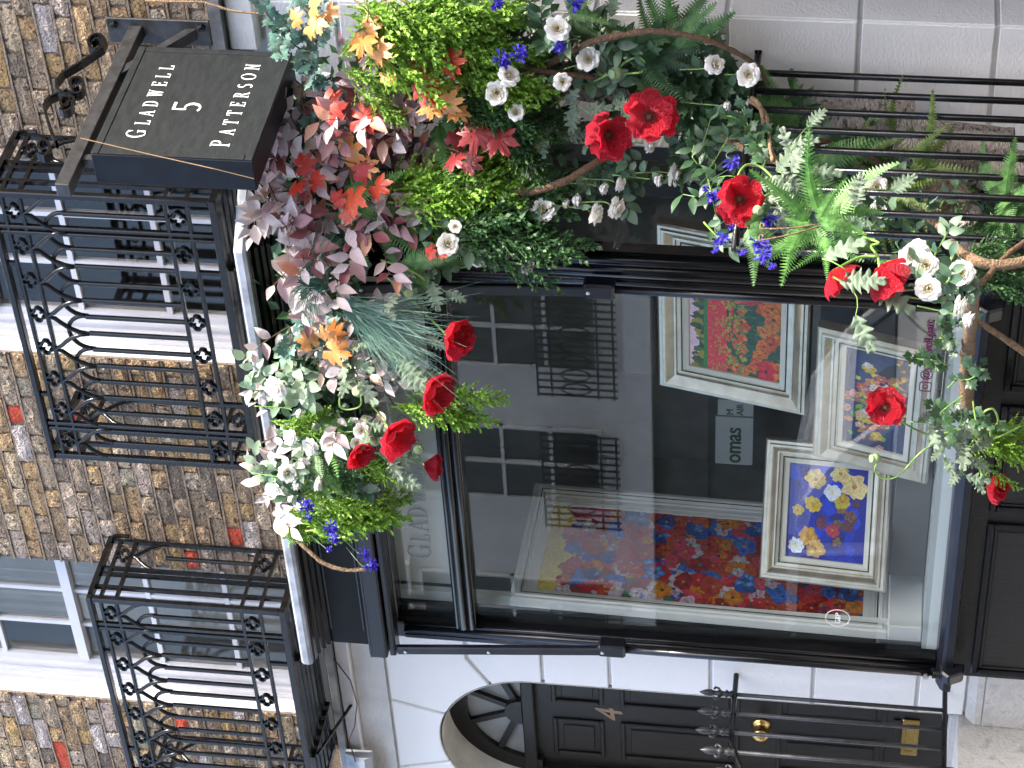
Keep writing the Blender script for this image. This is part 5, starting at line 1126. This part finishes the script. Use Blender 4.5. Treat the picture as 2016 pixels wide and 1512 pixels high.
ROS = [(1097, 57, 44, 0, 'white rose near the top edge above a cornflower'), (1000, 150, 38, 1, 'white rose tucked under the paired cornflowers'), (978, 183, 42, 0, 'open white rose just below the cypress tips'), (1016, 222, 30, 0, 'small cream centred rose left of the hooked poppy pod'), (1037, 341, 34, 2, 'drooping white rose in front of the window head on the canted side'), (933, 369, 36, 0, 'white rose veiled by yellow green cypress'), (1070, 412, 46, 0, 'large cream rose under the bent vine'), (896, 446, 24, 0, 'small ivory rose under the yellow green cypress'), (881, 482, 42, 0, 'white rose with yellow heart beside the corner post'), (940, 511, 30, 1, 'ivory rose half hidden by dark cypress tips'), (1035, 523, 38, 2, 'white rose hanging lowest beside the corner post'), (1158, 117, 42, 0, 'white rose right of the dark tree bark'), (1107, 161, 32, 0, 'small cream rose above the dark bark'), (1406, 128, 36, 1, 'creamy white rose left of the railing top'), (1473, 147, 42, 0, 'round white rose at the wall end of the railing'), (1425, 208, 24, 3, 'white rosebud beside the light green ivy'), (1277, 284, 34, 2, 'white rose hanging just under the upper paired poppy'), (1326, 344, 42, 2, 'white rose hanging in front of the canted glass beside a bud'), (1289, 354, 28, 3, 'greenish rosebud beside the hanging white rose'), (1219, 362, 28, 2, 'small white rose facing down under the lower paired poppy'), (1182, 370, 26, 3, 'pale rosebud in the middle of the canted glass'), (1128, 394, 28, 3, 'greenish white rosebud right of the large cream rose'), (1109, 399, 22, 3, 'small green tipped rosebud touching the large cream rose'), (1170, 420, 40, 2, 'white rose drooping lower of the two over the canted glass'), (1210, 408, 42, 2, 'white rose drooping upper of the two over the canted glass'), (544, 763, 46, 4, 'white rose turned away at the upper left of the garland'), (572, 861, 32, 4, 'white rose behind pale leaves on the left'), (612, 878, 36, 4, 'white rose facing left above the poppies'), (649, 870, 38, 0, 'full white rose left of the bright red poppy'), (712, 848, 32, 0, 'white rose touching the bright red poppy'), (703, 872, 26, 0, 'cream rose between two red poppies'), (584, 811, 22, 3, 'small white rosebud on the left of the garland'), (565, 931, 38, 0, 'white rose at the left end above the fern'), (579, 951, 28, 3, 'greenish white rosebud below the left end rose'), (626, 951, 32, 2, 'white rose pointing down beside the dark fascia'), (542, 962, 28, 4, 'white rose peeping over the ledge at the left end')]
FACES = {0: (.1, 0, 1), 1: (.3, -.3, .8), 2: (1, .25, .35), 3: (.9, .3, .3), 4: (-.55, .3, .5)}
for x, y, d, f, label in ROS:
    p = G(x, y, -.20 if y < 330 and x < 1130 else (-.13 if x < 900 or y < 300 else -.10)); a, b, c_ = FACES[f]; a += U(-.2, .2); b += U(-.25, .25)
    rose(label, p, fdir(p, a, b, c_), d / 480, f == 3)
# cornflowers
def corn_mesh(seed):
    r = random.Random(seed); mb = MB()
    for i in range(46):
        a = r.uniform(0, 6.28); el = math.radians(r.uniform(5, 85)); d = V((math.cos(a) * math.cos(el), math.sin(a) * math.cos(el), math.sin(el))); s = d.orthogonal().normalized(); s = Matrix.Rotation(r.uniform(0, 6), 3, d) @ s; L = r.uniform(.36, .52); p = d * .06
        mb.face([p, p + d * L * .6 + s * .05, p + d * L + s * .09, p + d * (L * .9), p + d * L - s * .09, p + d * L * .6 - s * .05])
    return mb.mesh('bloom', 'cornflower')
CORN = [corn_mesh(i) for i in range(3)]
CCAL = revolve([(.02, -.3), (.10, -.26), (.13, -.12), (.10, 0), (.05, .04), (0, .05)], (0, 0, 0), (0, 0, 1), 8).mesh('calyx', 'leaf_rose', smooth=True)
def cornflower(label, p, face, D, stem_to):
    root = thing('cornflower', label, 'cornflower', p, 'blue cornflowers'); ax = V(face).normalized(); x = ax.orthogonal()
    put('bloom', rng.choice(CORN), root, orient(p, x, ax, D)); put('calyx', CCAL, root, orient(p, x, ax, D * .8)); MB().tube(smooth_path([V(p) - ax * D * .2, V(p) - ax * D * .8, stem_to]), .0016, 4).build('stem', 'leaf_rose', root)
CRN = [(985, 118, 36, 'larger of the paired blue cornflowers at the cypress tips', 0), (1020, 106, 32, 'smaller of the paired blue cornflowers at the cypress tips', 0), (1097, 86, 32, 'blue cornflower under the white rose at the top edge', 0), (1130, 6, 30, 'blue cornflower cut by the top edge', 0), (975, 4, 30, 'blue cornflower in the cypress at the top edge', 0), (600, 998, 34, 'upper blue cornflower at the left end of the garland', 1), (648, 1038, 34, 'middle blue cornflower at the left end of the garland', 1), (655, 1060, 28, 'blue cornflower overlapping the middle one at the left end', 1), (646, 1080, 16, 'tiny blue cornflower bud at the left end', 1), (715, 1090, 26, 'blue cornflower beside the bent twig over the fascia', 1), (727, 1113, 34, 'lowest blue cornflower on the bent twig', 1), (606, 1018, 18, 'pale lilac cornflower bud under the upper left one', 1)]
for x, y, d, label, k in CRN:
    p = G(x, y, -.20 if k == 0 else -.17); f = fdir(p, .6, U(-.2, .4), .9); cornflower(label, p, f, d / 480 * 1.05, G(x - 60, y - 45, 0) if k == 0 else G(x - 45, y - 35, -.02))
# poppy pods
PODM = revolve([(.0, -.5), (.10, -.46), (.30, -.36), (.46, -.12), (.46, .12), (.34, .32), (.24, .38), (.36, .42), (.38, .46), (.2, .48), (0, .47)], (0, 0, 0), (0, 0, 1), 14).mesh('pod_head', 'pod', smooth=True)
def pod(label, p, face, D, stem_pts):
    root = thing('poppy_pod', label, 'poppy pod', p, 'green poppy seed pods'); ax = V(face).normalized(); put('pod_head', PODM, root, orient(p, ax.orthogonal(), ax, D))
    MB().tube(smooth_path([V(p) - ax * D * .45] + [V(q) for q in stem_pts]), .004, 6).build('stem', 'stem_green', root, smooth=True)
for label, x, y, d, f, st in [('round green poppy pod seen end on above the first hanging poppy', 805, 577, 22, (.1, .1, 1), [(835, 585, -.1), (846, 575, -.1), (832, 548, -.09), (790, 525, -.06), (750, 512, -.02)]), ('green poppy pod looped on its stem above the left poppies', 706, 770, 24, (-.3, .1, .8), [(690, 765, -.1), (672, 775, -.1), (670, 800, -.1), (690, 806, -.1), (712, 790, -.09), (690, 720, -.05)]), ('dark green poppy pod between the two lowest left poppies', 823, 885, 20, (.8, -.4, .2), [(810, 900, -.04), (790, 915, -.03)]), ('green poppy pod behind the bright red poppy', 738, 868, 22, (.8, -.2, .3), [(715, 875, -.06), (690, 880, -.02)]), ('green poppy pod with looped stem left of the upper paired poppy', 1213, 143, 24, (-.6, .2, .5), [(1188, 148, -.1), (1230, 145, -.1), (1262, 142, -.1), (1272, 128, -.1), (1258, 113, -.1), (1235, 120, -.09), (1210, 140, -.08), (1150, 170, -.04), (1090, 205, -.02), (1020, 260, 0)]), ('green poppy pod on a hooked stem over the dark window head', 1057, 289, 26, (.9, .3, .2), [(1045, 270, -.1), (1022, 255, -.1), (1003, 258, -.1), (1005, 272, -.1), (1030, 262, -.08), (1090, 205, -.02)])]:
    p = G(x, y, -.11); pod(label, p, fdir(p, *f), d / 480, gp(*[(a, b, c_) for a, b, c_ in st]))

# ------------------------------------------------------------------ vines, twigs and logs
def vine(label, pts, r0, r1, m='vine', name='vine', strands=1):
    path = smooth_path(pts, 8); n = len(path); root = thing(name, label, 'vine', path[0], 'woody vines'); ph = U(0, 6)
    for s in range(strands):
        mb = MB(); q = []
        for i, p in enumerate(path):
            t = (path[min(i + 1, n - 1)] - path[max(i - 1, 0)]).normalized(); u = t.cross(V((.3, .2, 1))).normalized(); w_ = t.cross(u); a = ph + s * 2 * math.pi / strands + i * .16; off = r0 * .55 if strands > 1 else 0
            q.append(p + (u * math.cos(a) + w_ * math.sin(a)) * off)
        rr = [(r0 + (r1 - r0) * i / (n - 1)) * (.72 if strands > 1 else 1) * (1 + .14 * noise.noise(V((i * .35, s * 7, ph)))) for i in range(n)]
        mb.tube(q, rr, 9); k = 9
        mb.v = [tuple(V(v_) + V((1, 1, 1)) * 0 + (V((noise.noise(V(v_) * 60), noise.noise(V(v_) * 60 + V((9, 0, 0))), noise.noise(V(v_) * 60 + V((0, 9, 0)))))) * r0 * .22) for v_ in mb.v]
        mb.build('stem', m, root, smooth=True)
    return root
vine('arching brown vine over the dark ivy against the white wall', [G(1060, 140, .0), G(1150, 88, -.14), G(1230, 68, -.17), G(1300, 62, -.17), G(1400, 82, -.15), G(1480, 122, -.10), G(1512, 165, 0)], .013, .008)
vine('bent brown vine in front of the canted window', [G(975, 380, -.08), G(1050, 376, -.14), G(1110, 358, -.15), G(1165, 325, -.14), G(1205, 305, -.10)], .015, .013)
vine('short brown vine above the small cream rose', [G(1020, 135, -.06), G(1080, 142, -.10), G(1170, 152, -.06)], .011, .009)
vine('twisted brown root behind the ivy', [G(1290, 118, .06), G(1320, 108, .03), G(1350, 118, .03), G(1385, 140, .06)], .014, .010, strands=2)
vine('bent light brown twig at the left end of the garland', [G(585, 1062, 0), G(612, 1088, -.03), G(640, 1110, -.05), G(680, 1122, -.06), G(722, 1120, -.06)], .010, .008, 'vine_light')
for i, (a, b) in enumerate((((690, -5), (745, 65)), ((712, -5), (722, 50)), ((740, -5), (790, 40)), ((775, -5), (815, 38)))):
    o = tag(MB().tube(smooth_path([G(*a, -.12), G((a[0] + b[0]) / 2 + 8, (a[1] + b[1]) / 2 - 6, -.16), G(*b, -.1)]), .0025, 4).build('bare_twig', 'vine_light'), 'thin bare twig over the cypress at the top edge', 'twig', 'bare twigs at the top edge')
for i, (a, b) in enumerate((((590, 200), (640, 120)), ((600, 205), (632, 150)), ((585, 210), (650, 160)), ((610, 130), (640, 190)))):
    tag(MB().tube(smooth_path([G(*a, .02), G((a[0] + b[0]) / 2 - 10, (a[1] + b[1]) / 2 - 8, -.03), G(*b, .02)]), .002, 4).build('bare_twig', 'stem_brown'), 'thin dark twig right of the hanging sign', 'twig', 'dark twigs beside the sign')

RX0, RXB = -4.83, -5.06                     # in front of / behind the right railing
def A(x, y, X=RX0): return atx(x, y, X)
vine('pale split vine curling over the railing top', [A(1478, 195), A(1500, 215), A(1508, 245), A(1515, 285), A(1525, 318)], .012, .010, 'vine_light', strands=2)
vine('brown vine running to the railing end', [G(1395, 262, -.04), A(1440, 280, -4.95), A(1485, 302, -4.9), A(1530, 318, -4.86)], .015, .012, 'vine_light')
vine('brown vine behind the railing bars', [A(1530, 310, RXB), A(1590, 285, RXB), A(1650, 278, RXB), A(1700, 298, RXB), A(1740, 330, RXB)], .014, .010)
vine('brown vine behind the lower bars beside the white roses', [A(1770, 375, RXB), A(1800, 400, RXB), A(1840, 430, RXB), A(1865, 470, -4.95), A(1905, 505, RX0), A(1960, 522, RX0), A(2030, 512, RX0)], .016, .018, 'vine_light')
vine('thick rough vine lying along the window sill', [A(1918, 520, -4.9), A(1915, 580, -5.3), at(1908, 660, -.62), at(1902, 740, -.56), at(1905, 800, -.52), at(1920, 842, -.50), at(1935, 850, -.52)], .024, .028, 'vine_light', 'vine')
vine('straight vine crossing the black panel below the sill', [at(1918, 628, -.62), at(1960, 655, -.6), at(2030, 702, -.6)], .010, .014, 'vine_light')
vine('curled vine under the green cypress by the sill', [A(1930, 560), A(1985, 500), A(2030, 470)], .009, .009, 'vine')

def log(label, a, b, r, endr=True):
    a, b = V(a), V(b); root = thing('birch_log', label, 'log', a, 'birch logs behind the railing'); ax = (b - a); n = 14; k = 18; mb = MB(); seed = U(0, 50)
    t = ax.normalized(); u = t.orthogonal().normalized(); w_ = t.cross(u); rings = []
    for i in range(n + 1):
        ring_ = []
        for j in range(k):
            an = 2 * math.pi * j / k; rr = r * (1 + .10 * noise.noise(V((math.cos(an) * 1.4, math.sin(an) * 1.4, i * .35 + seed))) + .05 * noise.noise(V((math.cos(an) * 5, math.sin(an) * 5, i * 1.2 + seed))))
            ring_.append(mb.vert(a + ax * (i / n) + (u * math.cos(an) + w_ * math.sin(an)) * rr + t * (.012 * noise.noise(V((an, seed, i))) if i in (0, n) else 0)))
        rings.append(ring_)
    for p, q in zip(rings, rings[1:]):
        for j in range(k): mb.f.append((p[j], p[(j + 1) % k], q[(j + 1) % k], q[j]))
    mb.build('bark', 'bark', root, smooth=True); MB().face([mb.v[i] for i in rings[0]]).build('cut_end', 'log_end', root); MB().face([mb.v[i] for i in rings[-1]]).build('cut_end', 'log_end', root)
log('upper pale birch log behind the railing bars', A(1500, 225, RXB - .03), A(1800, 238, RXB - .03), .082)
log('lower pale birch log behind the railing bars', A(1765, 275, RXB), A(1990, 300, RXB), .085)
log('birch log reaching the bottom corner behind the bars', A(1930, 330, RXB), A(2060, 342, RXB), .075)
log('dark bark covered log behind the ivy and cream roses', G(990, 150, .16), G(1240, 165, .16), .075)
log('short pale birch log under the paired poppies', G(1345, 262, .10), G(1432, 284, .10), .03)
log('birch log with its cut end towards the street', A(1855, 398, RXB + .02), A(1880, 350, RXB - .35), .085)
log('upright brown log at the lower end of the railing', A(1905, 420, RXB - .05), A(1915, 520, RXB - .05), .045)

# ---- plants around the railing
def fern_at(label, o, a0, sp, n, L, kind, jit=.02, tow=(-.2, .9)):
    dirs = []
    for i in range(n): a = math.radians(a0 - sp + 2 * sp * i / max(1, n - 1) + U(-18, 18)); dirs.append(IX * math.cos(a) + IY * math.sin(a) + toward(o) * U(*tow))
    return bunch('fern', label, 'fern', 'artificial ferns', o, dirs, kind, L, jit, 'frond')
fern_at('large bright green fern bursting through the railing bars', A(1615, 430, -4.78), 10, 140, 8, .25, 'fern_bright', .04)
fern_at('yellow green fern at the heart of the bright one', A(1620, 450, -4.76), 0, 180, 6, .15, 'fern_bright', .05)
fern_at('olive fern behind the middle railing bars', A(1700, 300, RXB), 0, 80, 8, .22, 'fern_olive', .04)
fern_at('olive fern in front of the upper birch log', A(1770, 262, RXB + .06), -60, 60, 5, .18, 'fern_olive', .03)
fern_at('olive fern growing over the lower birch log', A(1800, 335, RXB + .05), 10, 80, 9, .24, 'fern_olive', .04)
fern_at('olive fern at the white rose behind the bars', A(1750, 385, RXB + .05), 30, 70, 7, .2, 'fern_olive', .03)
fern_at('dark broad fern behind the first railing bars', A(1570, 245, RXB + .04), -150, 50, 5, .28, 'fern_mid')
fern_at('green fern behind the poppy at the railing', A(1600, 335, RXB + .03), 0, 60, 6, .26, 'fern_mid')
fern_at('green fern at the bottom corner beside the birch logs', A(1990, 395, RXB + .1), -10, 120, 9, .22, 'fern_mid', .03)
fern_at('small fern hanging at the lower railing bars', A(1960, 425, RXB + .1), 120, 40, 4, .14, 'fern_mid')
fern_at('small fern under the left cornflowers of the railing', A(1470, 440, -4.8), 30, 70, 5, .14, 'fern_mid')
def sp_at(label, b, d, kind, n, size, name='leaf_sprig', cat='leaf sprig', L=2.0, stem='stem_green', root=None): sprig(name, label, cat, 'plants around the railing and sill', b, V(b) + V(d).normalized() * size * L, kind, n, size, stem=stem, root=root)
for (x, y, a0, size, n, label) in ((1530, 335, 0, .10, 4, 'frosted lobed leaf sprig above the bright fern'), (1500, 350, 60, .10, 4, 'frosted lobed leaf sprig beside the railing poppy'), (1620, 510, 30, .16, 2, 'large frosted lobed leaf over the shaded poppy'), (1640, 545, 60, .13, 2, 'frosted lobed leaf drooping onto the corner post'), (1680, 420, -30, .13, 2, 'pale frosted leaf pointing down between the bars'), (1560, 300, -60, .09, 3, 'grey lobed leaf sprig at the top of the bright fern')):
    p = A(x, y, -4.77); a = math.radians(a0); sp_at(label, p, IX * math.cos(a) + IY * math.sin(a) + toward(p) * .2, 'dusty', n, size, 'lobed_sprig', 'lobed leaves', 1.1)
for (x, y, sx, sy, n, kind, size, nl, X, label) in ((1480, 260, 30, 30, 4, 'ivy', .05, 7, -4.85, 'light ivy sprig hanging on the railing end'), (1560, 270, 40, 50, 7, 'dark', .06, 7, RXB, 'dark leaf sprig behind the first railing bars'), (1640, 330, 60, 60, 8, 'dark', .06, 7, RXB - .08, 'dark leaf sprig in the shade behind the bars'), (1720, 430, 50, 40, 6, 'rose', .055, 6, RXB, 'grey green leaf sprig behind the lower bars'), (1850, 540, 30, 50, 7, 'rose', .05, 6, -4.85, 'grey green leaf sprig among the white roses by the sill'), (1790, 450, 40, 30, 4, 'rose', .05, 6, RXB, 'dull green leaf sprig behind the white roses by the bars'), (1450, 400, 40, 40, 5, 'dark', .06, 6, -4.95, 'dark leaf sprig behind the railing poppy'), (1380, 330, 40, 30, 4, 'dark', .07, 6, -5.0, 'dark strap leaf sprig over the canted glass')):
    root = thing('ivy_bunch' if kind == 'ivy' else 'leaf_bunch', label.replace('sprig', 'bunch'), 'ivy' if kind == 'ivy' else 'leaf bunch', A(x, y, X))
    for i in range(int(n * 1.3)):
        p = A(x + rng.gauss(0, sx * .6), y + rng.gauss(0, sy * .6), X + U(-.04, .04)); a = U(0, 6.28); sp_at(label, p, IX * (math.cos(a) + .3) + IY * math.sin(a) + toward(p) * U(.1, .8), kind, nl, size, 'ivy_sprig' if kind == 'ivy' else 'leaf_sprig', 'ivy' if kind == 'ivy' else 'leaf sprig', U(1.6, 2.4), root=root)
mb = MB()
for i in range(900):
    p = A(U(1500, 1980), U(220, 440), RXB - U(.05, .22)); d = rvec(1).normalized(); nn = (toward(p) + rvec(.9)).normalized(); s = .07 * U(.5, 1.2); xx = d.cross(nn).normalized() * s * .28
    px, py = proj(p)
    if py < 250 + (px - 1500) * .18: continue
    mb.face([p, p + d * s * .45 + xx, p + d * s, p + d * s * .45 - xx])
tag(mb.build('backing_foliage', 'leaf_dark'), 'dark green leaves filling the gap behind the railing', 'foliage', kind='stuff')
# ivy on the sill vine
iv = thing('ivy_trail', 'green ivy trail winding along the rough vine on the sill', 'ivy', at(1870, 740, -.6))
for i, (x, y) in enumerate(((1850, 665), (1862, 690), (1848, 640), (1870, 720), (1850, 715), (1880, 745), (1865, 765), (1895, 780), (1885, 800), (1905, 815), (1915, 790), (1880, 830))):
    p = at(x, y, -.60); a = U(0, 6.28); sp_at('ivy sprig trailing along the rough vine on the sill', p, IX * math.cos(a) + IY * (math.sin(a) + .3) + toward(p) * .3, 'ivy', 5, .05, 'ivy_sprig', 'ivy', 2.2, root=iv)
# cypress by the sill
for (x, y, a0, sp, n, L, X, label) in ((1915, 515, -5, 30, 5, .20, -4.9, 'dark green cypress bunch under the bar ends'), (1915, 545, 5, 18, 6, .22, -4.92, 'green cypress bunch above the rough vine'), (1860, 470, -10, 60, 5, .14, -4.98, 'mossy green cypress tuft behind the white roses')):
    o = A(x, y, X); bunch('cypress_bunch', label, 'cypress', 'artificial cypress bunches', o, [IX * math.cos(math.radians(a0 + U(-sp, sp))) + IY * math.sin(math.radians(a0 + U(-sp, sp))) + toward(o) * U(0, .4) for i in range(n)], 'cypress_dark', L)
o = at(1915, 868, -.5); bunch('cypress_bunch', 'green cypress bunch hanging below the end of the rough vine', 'cypress', 'artificial cypress bunches', o, [IX * math.cos(a) + IY * math.sin(a) + toward(o) * U(0, .4) for a in [math.radians(q) for q in (-20, -8, 0, 6, 14, 24, 34, 48)]], 'cypress', .24)
# flowers there
def rl(label, x, y, d, f, X): p = A(x, y, X); rose(label, p, fdir(p, *FACES[f]), d / 490, f == 3)
for x, y, d, f, X, label in ((1725, 368, 42, 0, -5.0, 'white rose behind the railing bars in the olive fern'), (1730, 412, 30, 0, -5.0, 'smaller white rose behind the lower railing bars'), (1795, 505, 44, 0, -4.80, 'topmost of the cluster of white roses by the window sill'), (1822, 523, 42, 0, -4.78, 'second white rose of the cluster by the window sill'), (1809, 488, 30, 0, -4.86, 'white rose half covered at the top of the sill cluster'), (1892, 537, 42, 0, -4.80, 'white rose beside the green cypress over the rough vine'), (1827, 568, 42, 0, -4.80, 'lowest open white rose of the sill cluster'), (1885, 604, 38, 2, -4.85, 'white rose turned sideways beside the rough vine'), (1897, 626, 32, 3, -4.85, 'white rosebud touching the rough vine')): rl(label, x, y, d, f, X)
for x, y, d, label in ((1440, 318, 30, 'blue cornflower above the railing poppy'), (1400, 380, 32, 'blue cornflower left of the railing poppy'), (1386, 367, 14, 'tiny cornflower bud left of the railing poppy'), (1508, 428, 34, 'blue cornflower under the railing poppy'), (1418, 466, 30, 'blue cornflower over the silver frame corner'), (1407, 489, 16, 'tiny cornflower bud over the painted poppies'), (1438, 445, 14, 'small cornflower bud below the railing poppy'), (1491, 476, 32, 'upper of two blue cornflowers over the poppy painting'), (1502, 498, 32, 'lower of two blue cornflowers over the poppy painting'), (1461, 494, 16, 'small cornflower bud over the poppy painting'), (1519, 521, 16, 'lowest cornflower bud over the corner post')):
    p = A(x, y, -4.82); cornflower(label, p, fdir(p, .3, .6, .8), d / 490 * 1.05, A(x + 40, y - 50, -4.85))
def pa(*q): return [A(*w_) for w_ in q]
p = A(1457, 392, -4.76); poppy('open red poppy with dark heart at the top of the railing', p, fdir(p, .15, .0, 1), .092, 64, pa((1452, 350, -4.78), (1470, 325, -4.80), (1500, 330, -4.82), (1530, 360, -4.84)))
p = A(1742, 538, -4.76); poppy('red poppy seen from behind, hanging before the corner post', p, fdir(p, .75, .75, -.35), .098, 58, pa((1728, 505, -4.76), (1715, 485, -4.78), (1730, 478, -4.78), (1700, 466, -4.82)), 5)
p = A(1650, 545, -4.80); poppy('red poppy half hidden by a large frosted leaf', p, fdir(p, .6, .6, .1), .085, 55, pa((1690, 507, -4.80), (1725, 505, -4.80)), 5)
p = at(1743, 802, -.62); poppy('fully open red poppy in front of the navy painting', p, fdir(p, 0, 0, 1), .082, 68, [at(1775, 830, -.58), at(1830, 855, -.55), at(1895, 845, -.53)], 7)
p = at(1958, 957, -.56); poppy('red poppy at the lowest left in front of the black panel', p, fdir(p, .75, .3, .7), .078, 42, [at(1930, 925, -.56), at(1905, 890, -.55), at(1895, 850, -.53)])
p = at(1724, 903, -.60); pod('green poppy pod on a swooping stem in front of the paintings', p, fdir(p, -.8, 0, .4), 21 / 470, [at(1722, 925, -.6), at(1740, 942, -.6), at(1770, 935, -.59), at(1820, 885, -.56), at(1890, 850, -.53)])
p = A(1492, 414, -4.77); pod('small pod beside the railing poppy', p, fdir(p, .4, .2, .8), 18 / 490, pa((1500, 390, -4.8), (1520, 380, -4.82)))
for (x, y, a0, size, n, label) in ((1790, 830, 20, .09, 4, 'frosted lobed leaf sprig under the open poppy'), (1860, 870, 30, .10, 4, 'frosted lobed leaf sprig hanging below the rough vine'), (1890, 890, 60, .085, 4, 'frosted lobed leaf sprig above the lowest poppy'), (1845, 860, 70, .07, 3, 'small frosted lobed leaf sprig in front of the glass bottom')):
    q = at(x, y, -.58); a = math.radians(a0); sp_at(label, q, IX * math.cos(a) + IY * math.sin(a) + toward(q) * .2, 'dusty', n, size, 'lobed_sprig', 'lobed leaves', 1.2)
tag(MB().tube(smooth_path([at(1945, 840, -.54), at(1935, 815, -.56), at(1955, 805, -.56), at(1965, 830, -.56), at(1950, 850, -.55), at(1960, 862, -.55), at(2010, 838, -.55)]), .0045, 6).build('green_stem', 'stem_green', smooth=True), 'knotted light green stem at the end of the rough vine', 'stem')
cu = thing('fern_crozier', 'curled brown fern croziers beside the bright fern', 'fern', A(1600, 440, -4.76))
for k, (x0, y0, x1, y1) in enumerate(((1610, 442, 1502, 448), (1612, 446, 1500, 470))):
    MB().tube(smooth_path([A(x0, y0, -4.76), A((x0 + x1) / 2, (y0 + y1) / 2 + 4, -4.76)] + [A(x1 + 8 * math.cos(t) * (1 - t / 9), y1 - 4 + 8 * math.sin(t) * (1 - t / 9), -4.76) for t in (1.5, 2.6, 3.7, 4.8, 6, 7)], 5), .003, 5).build('crozier', 'vine_light', cu, smooth=True)
